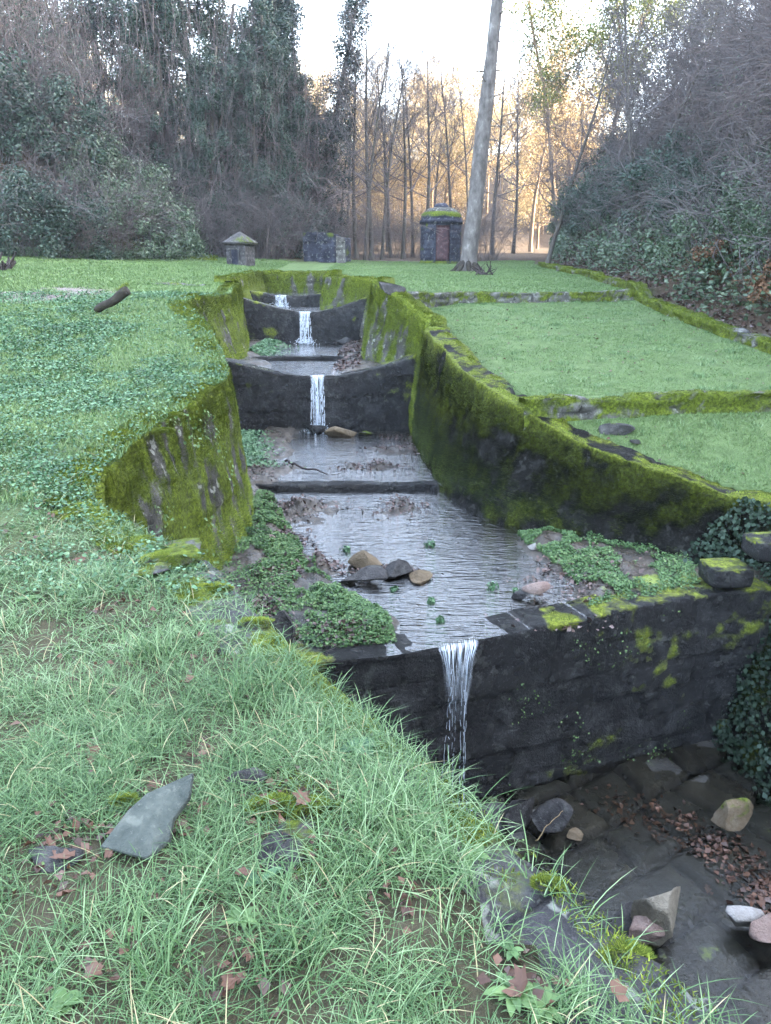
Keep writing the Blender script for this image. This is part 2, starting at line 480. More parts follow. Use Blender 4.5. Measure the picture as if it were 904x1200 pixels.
LBND = np.array([(-60, -30), (-40, 10), (-24, 21), (-13.2, 26.5), (-8.7, 32), (-7.2, 38), (-8, 48), (-16, 70), (-40, 110)], float)
RBND = np.array([(7.2, -30), (7.0, 9), (6.6, 13), (6.4, 17), (6.9, 28), (6.9, 36), (9, 46), (24, 54), (70, 60)], float)
def side_x(P, y):
    return np.interp(y, P[:, 1], P[:, 0])
STEP1 = lambda x: 9.75 + .13 * (x - 1.6)
STEP2 = lambda x: np.interp(x, [-.6, .2, 1.0, 1.9, 6.5], [17.6, 18.2, 19.3, 20.0, 20.3])
def base_h(x, y):
    x = np.asarray(x, float); y = np.asarray(y, float)
    zl = np.interp(y, [-8, 0, 4.3, 5.1, 7, 9.1, 12, 15, 19, 30, 45, 80, 130], [-.3, 0, -.01, .08, .23, .38, .68, .97, 1.18, 1.66, 2.3, 3.6, 5])
    low = np.interp(y, [0, 7, 8, 8.9, 9.8, 12], [-1.6, -.84, -.74, -.60, -.22, -.15])
    mid = np.interp(y, [9, 9.8, 14.5, 17, 20], [-.06, -.02, .36, .56, .80])
    up = np.interp(y, [17, 20, 33, 45, 80, 130], [1.10, 1.03, 1.63, 2.2, 3.6, 5])
    zr = np.where(y < STEP1(x), low, np.where(y < STEP2(x), mid, up))
    left = x < np.interp(y, [0, 6, 14, 20, 28], [3, .7, -1.2, -2.2, -3])
    wl = sstep(-1, 1, (x - np.interp(y, [27, 60], [-3, -3])) / 3)
    plat = zl * (1 - wl) + up * wl
    z = np.where(y > 28.0, plat, np.where(left, zl, zr))
    z = z + np.where(left | (y > 28), np.clip(-x - 4.5, 0, 9) * .055 * sstep(14, 26, y), 0)
    z = z + (fbm(x * .45, y * .45, seed=3) - .5) * .16 * sstep(0, 14, np.abs(y)) + (fbm(x * 2.2, y * 2.2, seed=5) - .5) * .05
    z = z + np.where(left, (fbm(x * 1.1, y * 1.1, seed=9) - .5) * .10 * sstep(.2, 1.2, dist_line(x, y, LW[:, :2])), 0)
    # raised ledge on the left lawn
    # hills
    dl = np.maximum(0, side_x(LBND, y) - x)
    dr = np.maximum(0, x - side_x(RBND, y))
    z = z + np.minimum(22, dl * .62) * sstep(0, 2.5, dl) + np.minimum(34, dr * .88 + np.maximum(0, dr - 12) * .2) * sstep(0, 1.5, dr)
    z = z + np.interp(y, [70, 80, 105, 125, 150, 320], [0, 2.5, 10, 12.5, 9, -10]) * (1 + .35 * sstep(10, 60, -x) + .5 * sstep(5, 60, x))
    z = z + (dl + dr > 1.5) * (fbm(x * .25, y * .25, seed=11) - .5) * 1.2 * sstep(1.5, 6, dl + dr)
    return z
def chan_mask(x, y, grow=.2):
    m = in_poly(x, y) & (y > -1.2) & (y < 28.3)
    near = (np.minimum(dist_line(x, y, LW[:, :2]), dist_line(x, y, RW[:, :2])) < grow) & (y < 28.3)
    return m | near
def G(x, y):
    return base_h(np.atleast_1d(x), np.atleast_1d(y))
def G1(x, y):
    return float(G(x, y)[0])

# ground sheet (non uniform grid)
def axis(lo, hi, n0, a, b, step):
    core = np.arange(a, b + 1e-6, step)
    l = a - (a - lo) * (np.linspace(1, 0, n0, endpoint=False) ** 2)
    r = b + (hi - b) * (np.linspace(0, 1, n0 + 1)[1:] ** 2)
    return np.concatenate([l, core, r])
gx = axis(-260, 260, 45, -9, 8, .125)
gy = axis(-40, 320, 45, -.5, 29, .125)
X, Y = np.meshgrid(gx, gy, indexing='ij')
Z = base_h(X, Y)
cm = chan_mask(X, Y)
Z = np.where(cm, -3.9, Z)
dl = np.maximum(0, side_x(LBND, Y) - X); dr = np.maximum(0, X - side_x(RBND, Y))
grassy = (1 - sstep(0, 2.0, dl)) * (1 - sstep(-.3, .5, X - side_x(RBND, Y))) * (1 - sstep(34, 40, Y))
near_soil = sstep(3.6, 6.5, np.hypot(X, Y))
grassy = grassy * (.15 + .85 * near_soil)
cpt = px(25, 343, 1.12)
bare = np.exp(-(((X - cpt[0]) / 2.0) ** 2 + ((Y - cpt[1] - .1 * (X - cpt[0])) / 1.6) ** 2) ** 2) * sstep(.3, .5, fbm(X * 2, Y * 2, seed=8))
Vg = np.stack([X.ravel(), Y.ravel(), Z.ravel()], 1)
ground = mesh_np('ground', Vg, grid_faces(*X.shape), M['ground'], smooth=False, attrs={'grassy': grassy.ravel(), 'bare': bare.ravel()})
ground['kind'] = 'structure'

# ------------------------------------------------------------------ masonry
def resample(P, step):
    P = np.asarray(P, float)
    d = np.r_[0, np.cumsum(np.linalg.norm(np.diff(P[:, :3], axis=0), axis=1))]
    n = max(2, int(d[-1] / step))
    s = np.linspace(0, d[-1], n)
    Q = np.stack([np.interp(s, d, P[:, i]) for i in range(P.shape[1])], 1)
    k = np.array([1, 2, 3, 2, 1.]); k /= k.sum()
    r = max(1, int(.12 / step))
    for _ in range(r):
        Qp = np.pad(Q, ((2, 2), (0, 0)), mode='edge')
        Q2 = sum(k[j] * Qp[j:j + len(Q)] for j in range(5))
        Q2[0] = Q[0]; Q2[-1] = Q[-1]
        Q = Q2
    return Q, s

def blocks(s, h, course=.28, length=.55, gap=.022, seed=0):
    """groove strength and per block offset for masonry in metres"""
    s = s + (fbm(s * 1.3, h * 1.3, seed=seed + 3) - .5) * .22 + (fbm(s * 9, h * 9, seed=seed + 6) - .5) * .05
    h = h + (fbm(s * .9, h * 1.1, seed=seed + 4) - .5) * .22 + (fbm(s * 8, h * 8, seed=seed + 8) - .5) * .04
    row = np.floor(h / course)
    off = _h(row, row * 0 + 3, row * 0, seed) * length
    L = length * (.7 + .6 * _h(row, row * 0 + 5, row * 0, seed))
    q = (s + off) / L
    col = np.floor(q)
    fh = np.minimum(h / course - row, 1 - (h / course - row)) * course
    fs = np.minimum(q - col, 1 - (q - col)) * L
    g = 1 - sstep(gap * .4, gap * 1.4, np.minimum(fh, fs))
    o = _h(row, col, row * 0, seed + 7)
    return g, o

def wall_mesh(name, top, bot, width, side, material, parent=None, step=.05, vstep=.05, rough=.05, moss_f=None, course=.28, blen=.5,
              outer_depth=.7, block_depth=.03, seed=0, groove=1.0, follow=False):
    """top, bot: (n,3); side +1: body lies to the left of travel direction"""
    P = np.concatenate([top, bot], 1)
    Q, s = resample(P, step)
    T, B = Q[:, :3], Q[:, 3:]
    tg = np.gradient(T[:, :2], axis=0)
    tg /= np.linalg.norm(tg, axis=1)[:, None] + 1e-9
    nrm = np.stack([-tg[:, 1], tg[:, 0]], 1) * side      # towards the body, away from the channel
    if follow:
        T[:, 2] = G(T[:, 0] + nrm[:, 0] * .1, T[:, 1] + nrm[:, 1] * .1) + .0
    hmax = float(np.max(T[:, 2] - B[:, 2]))
    nv = max(4, int(hmax / vstep))
    rows = []
    tt = np.linspace(0, 1, nv)
    for t in tt:                                          # face, bottom to top
        rows.append(('f', B + (T - B) * t))
    nc = max(3, int(width / vstep))
    for j in range(1, nc + 1):
        c = T.copy(); c[:, :2] += nrm * width * j / nc
        if follow: c[:, 2] = G(c[:, 0], c[:, 1]) - .012 * j / nc
        rows.append(('c', c))
    for j in range(1, 5):
        c = T.copy(); c[:, :2] += nrm * (width + .01); c[:, 2] -= outer_depth * j / 4
        rows.append(('o', c))
    R = np.stack([r for _, r in rows], 0)                 # (rows, n, 3)
    kind = np.array([k for k, _ in rows])
    S = np.broadcast_to(s, R.shape[:2])
    Hh = R[:, :, 2]
    isf = (kind == 'f')[:, None]; isc = (kind == 'c')[:, None]
    g1, o1 = blocks(S, Hh, course, blen, seed=seed)
    topd = (T[:, 2][None, :] - Hh)
    acc = np.broadcast_to(np.arange(R.shape[0])[:, None] * vstep, R.shape[:2])
    g2, o2 = blocks(S, acc * 0 + 1.03 * width + .0 * acc, width * 2.2, blen * 1.1, seed=seed + 5)
    gr = np.where(isf, g1, np.where(isc, g2, 0)); ob = np.where(isf, o1, o2)
    nz = fbm(R[..., 0] * 3, R[..., 1] * 3, R[..., 2] * 3, seed=seed + 20, o=5) - .5
    big = fbm(R[..., 0] * .9, R[..., 1] * .9, R[..., 2] * .9, seed=seed + 30, o=3) - .5
    disp = nz * rough * 2 + big * rough * 1.5 + (ob - .5) * block_depth - gr * block_depth * .8 * groove
    edge = np.exp(-(topd / .05) ** 2)
    D = np.zeros_like(R)
    wf = np.where(isf, 1.0, 0.0)
    D[..., 0] = -nrm[None, :, 0] * disp * wf
    D[..., 1] = -nrm[None, :, 1] * disp * wf
    wc = np.where(isc, 1.0, np.where(isf, edge * .8, 0))
    D[..., 2] = (disp * 1.0 + (vn(S * 1.7, S * 0 + 3, seed=seed) - .5) * .05) * wc
    R = R + D
    moss, bright = moss_f(R, topd, isf, isc, S)
    moss = np.clip(moss, 0, 1.2); bright = np.clip(bright, 0, 1)
    R = R + 0
    swell = np.clip(moss - .45, 0, .6) * .11 * fbm(R[..., 0] * 7, R[..., 1] * 7, R[..., 2] * 7, seed=seed + 70)
    R[..., 0] -= nrm[None, :, 0] * swell * wf; R[..., 1] -= nrm[None, :, 1] * swell * wf; R[..., 2] += swell * isc
    F = grid_faces(R.shape[0], R.shape[1])
    if side < 0: F = F[:, ::-1]
    uv = np.stack([S.ravel(), Hh.ravel()], 1)
    o = mesh_np(name, R.reshape(-1, 3), F, material, parent, smooth=True, attrs={'moss': moss.ravel(), 'bright': bright.ravel(), 'groove': (gr * (1 - np.clip(moss, 0, 1) * .8) * groove).ravel()}, uv=uv)
    return o, dict(R=R, nrm=nrm, moss=moss, bright=bright, isf=np.broadcast_to(isf, moss.shape), isc=np.broadcast_to(isc, moss.shape), side=side)

# ---- small leaf / blade generators (all numpy)
def blades(P, h, wd, seed=0, bend=.5, segs=3, up=None, lean=.35):
    """curved tapering blades; P (n,3), h, wd arrays"""
    r = np.random.default_rng(seed)
    n = len(P)
    h = np.broadcast_to(h, n); wd = np.broadcast_to(wd, n)
    az = r.uniform(0, 2 * np.pi, n)
    side = np.stack([-np.sin(az), np.cos(az), np.zeros(n)], 1)
    fwd = np.stack([np.cos(az), np.sin(az), np.zeros(n)], 1)
    U = np.tile([0, 0, 1.0], (n, 1)) if up is None else up
    ln = r.uniform(0, lean, n); bd = r.uniform(.2, 1, n) * bend
    V = []
    for k in range(segs + 1):
        t = k / segs
        c = P + U * (h * (t - bd * .45 * t ** 2.2))[:, None] + fwd * (h * (ln * t + bd * t * t))[:, None]
        if k < segs:
            ww = (wd * (1 - .55 * t) * .5)[:, None]
            V += [c - side * ww, c + side * ww]
        else:
            V += [c]
    V = np.stack(V, 1)                                   # n, 2*segs+1, 3
    m = 2 * segs + 1
    b = (np.arange(n) * m)[:, None]
    quads = [np.concatenate([b + 2 * k, b + 2 * k + 1, b + 2 * k + 3, b + 2 * k + 2], 1) for k in range(segs - 1)]
    tri = np.concatenate([b + 2 * segs - 2, b + 2 * segs - 1, b + 2 * segs], 1)
    return V.reshape(-1, 3), (np.concatenate(quads) if quads else np.zeros((0, 4), int)), tri

def leaves(P, Nn, size, seed=0, aspect=.6, fold=.15, jit=.6):
    """kite-like folded leaves facing Nn"""
    r = np.random.default_rng(seed)
    n = len(P)
    Nn = Nn + r.normal(0, jit, (n, 3))
    Nn /= np.linalg.norm(Nn, axis=1)[:, None] + 1e-9
    a = np.cross(Nn, r.normal(0, 1, (n, 3)))
    a /= np.linalg.norm(a, axis=1)[:, None] + 1e-9
    b = np.cross(Nn, a)
    s = (np.broadcast_to(size, n) * r.uniform(.6, 1.3, n))[:, None]
    V = np.stack([P - a * s * .5, P + b * s * aspect * .5 + a * s * .05 + Nn * s * fold, P + a * s * .5, P - b * s * aspect * .5 + a * s * .05 + Nn * s * fold], 1)
    b0 = (np.arange(n) * 4)[:, None]
    F = np.concatenate([np.concatenate([b0, b0 + 1, b0 + 2], 1), np.concatenate([b0, b0 + 2, b0 + 3], 1)])
    return V.reshape(-1, 3), F

def round_leaves(P, Nn, size, seed=0, k=6, jit=.35, aspect=.8):
    r = np.random.default_rng(seed)
    n = len(P)
    Nn = Nn + r.normal(0, jit, (n, 3)); Nn /= np.linalg.norm(Nn, axis=1)[:, None] + 1e-9
    a = np.cross(Nn, r.normal(0, 1, (n, 3))); a /= np.linalg.norm(a, axis=1)[:, None] + 1e-9
    b = np.cross(Nn, a)
    s = (np.broadcast_to(size, n) * r.uniform(.6, 1.25, n))[:, None] * .5
    V = [P - Nn * s * .2]
    for i in range(k):
        th = 2 * np.pi * i / k
        V.append(P + a * s * math.cos(th) + b * s * aspect * math.sin(th) + Nn * s * .15)
    V = np.stack(V, 1)
    m = k + 1
    b0 = (np.arange(n) * m)[:, None]
    F = np.concatenate([np.concatenate([b0, b0 + 1 + i, b0 + 1 + (i + 1) % k], 1) for i in range(k)])
    return V.reshape(-1, 3), F

def tubes(segs, k=4):
    """segs (n,8): p0 p1 r0 r1 -> open prisms"""
    S = np.asarray(segs, float)
    n = len(S)
    p0, p1, r0, r1 = S[:, :3], S[:, 3:6], S[:, 6:7], S[:, 7:8]
    d = p1 - p0
    d /= np.linalg.norm(d, axis=1)[:, None] + 1e-9
    ref = np.where(np.abs(d[:, 2:3]) < .9, np.array([[0, 0, 1.0]]), np.array([[1.0, 0, 0]]))
    a = np.cross(d, ref); a /= np.linalg.norm(a, axis=1)[:, None] + 1e-9
    b = np.cross(d, a)
    V = []
    for i in range(k):
        th = 2 * np.pi * i / k
        V.append(p0 + (a * math.cos(th) + b * math.sin(th)) * r0)
    for i in range(k):
        th = 2 * np.pi * i / k
        V.append(p1 + (a * math.cos(th) + b * math.sin(th)) * r1)
    V = np.stack(V, 1)
    b0 = (np.arange(n) * 2 * k)[:, None]
    F = np.concatenate([np.concatenate([b0 + i, b0 + (i + 1) % k, b0 + k + (i + 1) % k, b0 + k + i], 1) for i in range(k)])
    return V.reshape(-1, 3), F

def path_tube(name, pts, rads, material, parent=None, k=12, wob=.0, seed=0, cap=True):
    P = np.asarray(pts, float); n = len(P)
    d = np.gradient(P, axis=0); d /= np.linalg.norm(d, axis=1)[:, None]
    ref = np.array([0, 1.0, .1])
    a = np.cross(d, ref); a /= np.linalg.norm(a, axis=1)[:, None]
    b = np.cross(d, a)
    th = np.linspace(0, 2 * np.pi, k, endpoint=False)
    r = np.asarray(rads, float)[:, None] * np.ones((1, k))
    if wob:
        r = r * (1 + wob * (2 * vn(np.cos(th)[None, :] * 2 + 10, np.sin(th)[None, :] * 2 + 10, np.arange(n)[:, None] * .35, seed) - 1))
    V = P[:, None, :] + (a[:, None, :] * np.cos(th)[None, :, None] + b[:, None, :] * np.sin(th)[None, :, None]) * r[..., None]
    V = V.reshape(-1, 3)
    i = np.arange(n - 1)[:, None] * k; j = np.arange(k)[None, :]
    F = np.stack([(i + j).ravel(), (i + (j + 1) % k).ravel(), (i + k + (j + 1) % k).ravel(), (i + k + j).ravel()], 1)
    tris = []
    if cap:
        V = np.concatenate([V, P[:1], P[-1:]])
        c0, c1 = n * k, n * k + 1
        tris = [[(q + 1) % k, q, c0] for q in range(k)] + [[(n - 1) * k + q, (n - 1) * k + (q + 1) % k, c1] for q in range(k)]
    return mesh_np(name, V, [F, np.array(tris)] if cap else F, material, parent, smooth=True)

def scatter_wall(info, dens, thr, size, seed=0, mode='face', what='moss'):
    """positions + outward normals on a wall grid where the moss attribute is high"""
    R, nrm = info['R'], info['nrm']
    r = np.random.default_rng(seed)
    nr, nc = R.shape[:2]
    A = np.linalg.norm(R[1:, :-1] - R[:-1, :-1], axis=2) * np.linalg.norm(R[:-1, 1:] - R[:-1, :-1], axis=2)
    ok = info['isf'] | info['isc']
    if mode == 'face': ok = info['isf']
    if mode == 'cop': ok = info['isc']
    wgt = A * ok[1:, 1:] * ok[:-1, :-1] * np.clip((info['moss'][:-1, :-1] - thr) * 4, 0, 1)
    tot = wgt.sum()
    n = int(tot * dens)
    if n < 1: return np.zeros((0, 3)), np.zeros((0, 3)), np.zeros(0)
    idx = r.choice(wgt.size, n, p=(wgt / tot).ravel())
    i, j = np.divmod(idx, wgt.shape[1])
    a, b = r.random(n)[:, None], r.random(n)[:, None]
    P = R[i, j] * (1 - a) * (1 - b) + R[i + 1, j] * a * (1 - b) + R[i, j + 1] * (1 - a) * b + R[i + 1, j + 1] * a * b
    o = np.zeros((n, 3)); o[:, :2] = -nrm[j]
    f = info['isf'][i, j]
    Nn = np.where(f[:, None], o * .9 + np.array([0, 0, .35]), np.array([0, 0, 1.0]))
    return P, Nn, info['bright'][i, j]

def fuzz(info, name, parent, material, dens, thr, h, seed=0, mode='all', wd=.006, kind='stuff'):
    P, Nn, br = scatter_wall(info, dens, thr, h, seed, mode)
    if not len(P): return
    r = np.random.default_rng(seed + 1)
    keep = np.linalg.norm(P[:, :2], axis=1) > .8
    P, Nn = P[keep], Nn[keep]
    V, q, t = blades(P - Nn * .004, r.uniform(.5, 1.3, len(P)) * h, wd, seed, bend=.5, segs=1, up=Nn / np.linalg.norm(Nn, axis=1)[:, None], lean=.6)
    o = mesh_np(name, V, t, material, parent)
    o['kind'] = kind
    return o

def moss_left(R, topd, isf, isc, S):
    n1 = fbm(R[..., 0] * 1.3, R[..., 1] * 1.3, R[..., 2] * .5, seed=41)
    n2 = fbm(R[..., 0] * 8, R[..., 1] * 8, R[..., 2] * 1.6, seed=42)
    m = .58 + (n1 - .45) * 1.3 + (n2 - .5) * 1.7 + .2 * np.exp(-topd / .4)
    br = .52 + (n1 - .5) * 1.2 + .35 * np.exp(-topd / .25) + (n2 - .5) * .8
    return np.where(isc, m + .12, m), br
def moss_right(R, topd, isf, isc, S):  # moss spread, plus shade put in low on the near face
    n1 = fbm(R[..., 0] * 1.1, R[..., 1] * 1.1, R[..., 2] * 1.3, seed=51)
    n2 = fbm(R[..., 0] * 5, R[..., 1] * 5, R[..., 2] * 4, seed=52)
    far = sstep(9, 13, R[..., 1])
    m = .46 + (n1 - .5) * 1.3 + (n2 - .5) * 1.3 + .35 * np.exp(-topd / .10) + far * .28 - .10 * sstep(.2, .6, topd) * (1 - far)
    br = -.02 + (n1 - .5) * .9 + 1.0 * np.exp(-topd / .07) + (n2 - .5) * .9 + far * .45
    return np.where(isc, .45 + (n2 - .5) * 1.4, m), np.where(isc, .8 + (n2 - .5), br)

# left wall in three lengths
def split(A, y0, y1):
    i = [k for k in range(len(A)) if y0 - 1e-6 <= A[k, 1] <= y1 + 1e-6]
    return A[i]
# near bank wall
A = LW[1:9]
nw, inf0 = wall_mesh('bank_wall', A[:, :3], A[:, 3:], .30, 1, M['coping'], step=.03, vstep=.03, rough=.02, moss_f=lambda R, t, f, c, S: (
    .18 + (fbm(R[..., 0] * 3, R[..., 1] * 3, R[..., 2] * 3, seed=61) - .5) * 2.2 + .45 * sstep(2.0, 3.0, R[..., 1]), .85 + 0 * R[..., 0]), seed=3, blen=.6, block_depth=.02, follow=True)
tag(nw, 'lichen spotted stone coping edging the near grassy bank', 'wall')
A = LW[8:18]
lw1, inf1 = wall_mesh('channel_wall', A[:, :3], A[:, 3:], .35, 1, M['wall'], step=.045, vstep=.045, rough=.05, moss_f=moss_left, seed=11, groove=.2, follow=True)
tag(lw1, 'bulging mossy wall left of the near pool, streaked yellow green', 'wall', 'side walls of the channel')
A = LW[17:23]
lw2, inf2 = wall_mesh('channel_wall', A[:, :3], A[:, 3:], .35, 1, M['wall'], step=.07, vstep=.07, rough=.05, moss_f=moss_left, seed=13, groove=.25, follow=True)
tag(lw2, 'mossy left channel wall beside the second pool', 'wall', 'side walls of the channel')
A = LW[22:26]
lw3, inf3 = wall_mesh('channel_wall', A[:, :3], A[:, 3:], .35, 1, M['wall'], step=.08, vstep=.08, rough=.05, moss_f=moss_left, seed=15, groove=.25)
tag(lw3, 'farthest mossy left channel wall, just below the small stone hut', 'wall', 'side walls of the channel')
# right walls
A = RW[0:15]
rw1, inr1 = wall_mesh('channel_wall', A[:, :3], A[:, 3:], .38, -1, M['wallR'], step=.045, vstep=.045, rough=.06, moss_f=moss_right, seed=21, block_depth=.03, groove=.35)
tag(rw1, 'long dark mossy retaining wall curving along the right of the near pool', 'wall', 'side walls of the channel')
A = RW[14:20]
rw2, inr2 = wall_mesh('channel_wall', A[:, :3], A[:, 3:], .38, -1, M['wall'], step=.06, vstep=.06, rough=.06, moss_f=moss_left, seed=23, groove=.25)
tag(rw2, 'mossy right channel wall between the second and third weirs', 'wall', 'side walls of the channel')
A = RW[19:25]
rw3, inr3 = wall_mesh('channel_wall', A[:, :3], A[:, 3:], .38, -1, M['wall'], step=.07, vstep=.07, rough=.06, moss_f=moss_left, seed=25, groove=.25)
tag(rw3, 'farthest mossy right channel wall with a jutting green corner', 'wall', 'side walls of the channel')
# end wall closing the channel
e_t = np.array([(-1.7, 28.0, 1.5), (-3.0, 28.2, 1.5), (-4.6, 28.0, 1.5)]); e_b = e_t.copy(); e_b[:, 2] = -.2; e_b[:, 1] -= .2
ew, ine = wall_mesh('end_wall', e_t[::-1], e_b[::-1], .35, 1, M['wall'], step=.08, vstep=.08, rough=.05, moss_f=moss_left, seed=27)
tag(ew, 'mossy cross wall closing the top end of the channel', 'wall')
for info, par, sd, d1 in ((inf1, lw1, 1, 9000), (inf2, lw2, 2, 3000), (inf3, lw3, 3, 2000), (inr2, rw2, 4, 3000), (inr3, rw3, 5, 2000), (ine, ew, 6, 2000)):
    fuzz(info, 'moss', par, M['moss'], d1, .25, .030 if sd == 1 else .045, 100 + sd, wd=.008 if sd == 1 else .016)
fuzz(inf0, 'moss', nw, M['moss'], 42000, .42, .016, 99, mode='cop', wd=.004)
fuzz(inr1, 'moss', rw1, M['shaded_moss'], 7500, .18, .04, 107, mode='face', wd=.012)
fuzz(inr1, 'coping_moss', rw1, M['moss'], 9000, .45, .02, 108, mode='cop', wd=.009)

# ------------------------------------------------------------------ weirs
def weir(label, pts, zb, thick, seed, step=.05, mz=.0, course=.26, blen=.6, dens=4000, mossy=None, batter=.06):
    P = np.array(pts, float)
    B = P.copy(); B[:, 2] = zb; B[:, 1] -= batter
    o, inf = wall_mesh('weir', P, B, thick, 1, M['weir'], step=step, vstep=step, rough=.015, moss_f=mossy, course=course, blen=blen,
                       outer_depth=.5, block_depth=.03, seed=seed, groove=.40)
    tag(o, label, 'weir', 'stone weirs across the channel')
    if dens: fuzz(inf, 'moss', o, M['moss'], dens, .45, .018, seed, wd=.008)
    return o, inf
def mossw(k0, cx0, cx1):
    def f(R, topd, isf, isc, S):
        n = fbm(R[..., 0] * 1.6, R[..., 1] * 1.6, R[..., 2] * 1.6, seed=k0)
        n2 = fbm(R[..., 0] * 6, R[..., 1] * 6, R[..., 2] * 6, seed=k0 + 1)
        c = sstep(cx0 - .5, cx0, R[..., 0]) * (1 - sstep(cx1, cx1 + .5, R[..., 0]))
        m = .10 + (n - .45) * 1.3 + (n2 - .5) * 1.1 - .7 * c + .35 * np.exp(-topd / .06) * (1 - c)
        return m, .35 + (n - .5) + .6 * np.exp(-topd / .06)
    return f
W1 = [(-2.2, 5.5, -1.46), (-.65, 5.55, -1.47), (.06, 5.75, -1.49), (.4, 5.88, -1.505), (.6, 5.96, -1.515), (.85, 6.05, -1.505), (1.12, 6.16, -1.49), (2.28, 6.63, -1.47), (3.23, 6.95, -1.46), (3.9, 7.1, -1.45)]
wr1, iw1 = weir('near stone weir with dark wet blocks and a thin fall left of centre', W1, -3.3, .40, 31, step=.028, course=.30, blen=.75, dens=12000, mossy=mossw(71, .0, 1.2))
W2 = [(-3.4, 14.85, -.02), (-3.1, 14.85, -.07), (-2.7, 14.85, -.19), (-2.0, 14.8, -.32), (-1.4, 14.8, -.37), (-.9, 14.8, -.35), (-.3, 14.85, -.24), (.3, 14.9, -.08), (.9, 15.0, .08)]
wr2, iw2 = weir('second weir with a sagging crest and twin thin falls', W2, -1.8, .35, 33, step=.05, dens=3500, mossy=mossw(73, -1.8, -.6))
W3 = [(-3.9, 20.8, .90), (-3.5, 20.8, .81), (-2.9, 20.8, .65), (-2.5, 20.8, .58), (-2.12, 20.8, .50), (-1.9, 20.8, .52), (-1.2, 20.8, .66), (-.5, 20.8, .93), (-.2, 20.8, 1.0)]
wr3, iw3 = weir('third weir with a sagging mossy crest and narrow white fall', W3, -.8, .35, 35, step=.07, dens=2500, mossy=mossw(75, -2.5, -1.6))
W4 = [(-4.3, 24, 1.0), (-3.96, 24, .95), (-3.3, 24, .83), (-3.1, 24, .82), (-2.7, 24, .80), (-2.1, 24, .88), (-1.6, 24, .98)]
wr4, iw4 = weir('farthest and smallest weir with a short fall at its left', W4, -.1, .35, 37, step=.08, dens=2500, mossy=mossw(77, -3.3, -2.6))

# ------------------------------------------------------------------ stream beds and water
def blob(x, y, c, a, b, ang=0):
    ca, sa = math.cos(ang), math.sin(ang)
    dx, dy = x - c[0], y - c[1]
    return np.exp(-(((dx * ca + dy * sa) / a) ** 2 + ((-dx * sa + dy * ca) / b) ** 2))
WYF = lambda x: np.interp(x, [p[0] for p in W1], [p[1] for p in W1])
def bed_obj(name, x0, x1, y0, y1, f, step=.05, cut=None):
    X, Y = np.meshgrid(np.arange(x0, x1, step), np.arange(y0, y1, step), indexing='ij')
    if cut is not None: Y = np.maximum(Y, cut(X))
    Z, mud, moss, gr = f(X, Y)
    o = mesh_np(name, np.stack([X.ravel(), Y.ravel(), Z.ravel()], 1), grid_faces(*X.shape)[:, ::-1], M['bed'], smooth=True,
                attrs={'mud': np.clip(mud, 0, 1).ravel(), 'moss': np.clip(moss, 0, 1).ravel(), 'groove': np.clip(gr, 0, 1).ravel()})
    o['kind'] = 'structure'
    return o
z1 = -1.5
c_st = [px(400, 563, -1.45)[1]]
STP1 = 10.75
def bed1(x, y):
    n = fbm(x * 1.5, y * 1.5, seed=81) - .5
    n2 = fbm(x * 7, y * 7, seed=82) - .5
    z = -1.53 + n * .05 + n2 * .022 + sstep(STP1 - .04, STP1 + .04, y + .1 * (fbm(x * 3, y * 0, seed=2) - .5)) * .09
    P = lambda u, v: px(u, v, -1.48)
    land = 0
    # green bank at the left, wedge widening towards the weir
    xl = np.interp(y, [5.4, 5.8, 6.4, 7.0, 7.6, 8.4, 9.2, 10.5], [.12, .10, -.02, -.30, -.75, -1.05, -1.30, -1.75])
    land = land + sstep(.22, -.25, x - xl + (fbm(x * 3, y * 3, seed=83) - .5) * .5) * .13
    # right bank
    xr = np.interp(y, [6.2, 6.8, 7.3, 7.8, 8.4, 9.0], [1.75, 1.85, 1.9, 1.75, 1.55, 1.5])
    land = land + sstep(-.15, .35, x - xr + (fbm(x * 3, y * 3, seed=84) - .5) * .5) * .10 * (1 - sstep(8.6, 9.3, y))
    for (u, v, a, b, hh) in ((345, 592, .75, .30, .09), (320, 600, .5, .3, .09), (470, 592, .32, .40, .07), (435, 551, .36, .16, .09), (340, 552, .16, .25, .07),
                             (300, 560, .35, .6, .07), (470, 530, .5, .35, .08), (370, 660, .35, .16, .08), (445, 668, .5, .10, .05), (330, 610, .5, .3, .06), (480, 640, .15, .1, .02)):
        c = px(u, v, -1.45)
        land = land + blob(x, y, c, a, b) * hh * (1 + n2 * 2)
    land = land * sstep(.10, .45, y - WYF(x))
    z = z + land * (1 + n2 * 1.2)
    z = np.minimum(z, -1.33 + n2 * .05)
    moss = .15 + blob(x, y, px(770, 712, -1.45), .9, .25, .4) * .6 + blob(x, y, px(800, 690, -1.45), .5, .4) * .6 + blob(x, y, px(480, 752, -1.45), .2, .15) * .6 + n2 * .6
    moss = moss * sstep(.0, .05, land)
    mud = .35 + n * 1.6 + sstep(.01, .05, land) * .6
    g, _ = blocks(x * 1.0, y * 1.0, .7, .9, .03, seed=9)
    return z, mud, moss, g * (land < .02) * .5
bed_obj('stream_bed', -2.3, 4.2, 5.3, 15.0, bed1, cut=lambda X: WYF(X) + .12)
def bed2(x, y):
    n = fbm(x * 1.5, y * 1.5, seed=85) - .5; n2 = fbm(x * 7, y * 7, seed=86) - .5
    z = -.40 + n * .05 + n2 * .02 + sstep(17.3, 17.4, y) * .08
    land = sstep(-2.5, -3.0, x + n) * .15 + sstep(-1.1, -.6, x + n * .8) * .14 + blob(x, y, px(397, 395, -.26), .4, .3) * .1
    land = land * sstep(15.1, 15.8, y)
    z = np.minimum(z + land, -.15)
    return z, .3 + n * 1.5 + (land > .02) * .7, .1 + n2, 0 * x
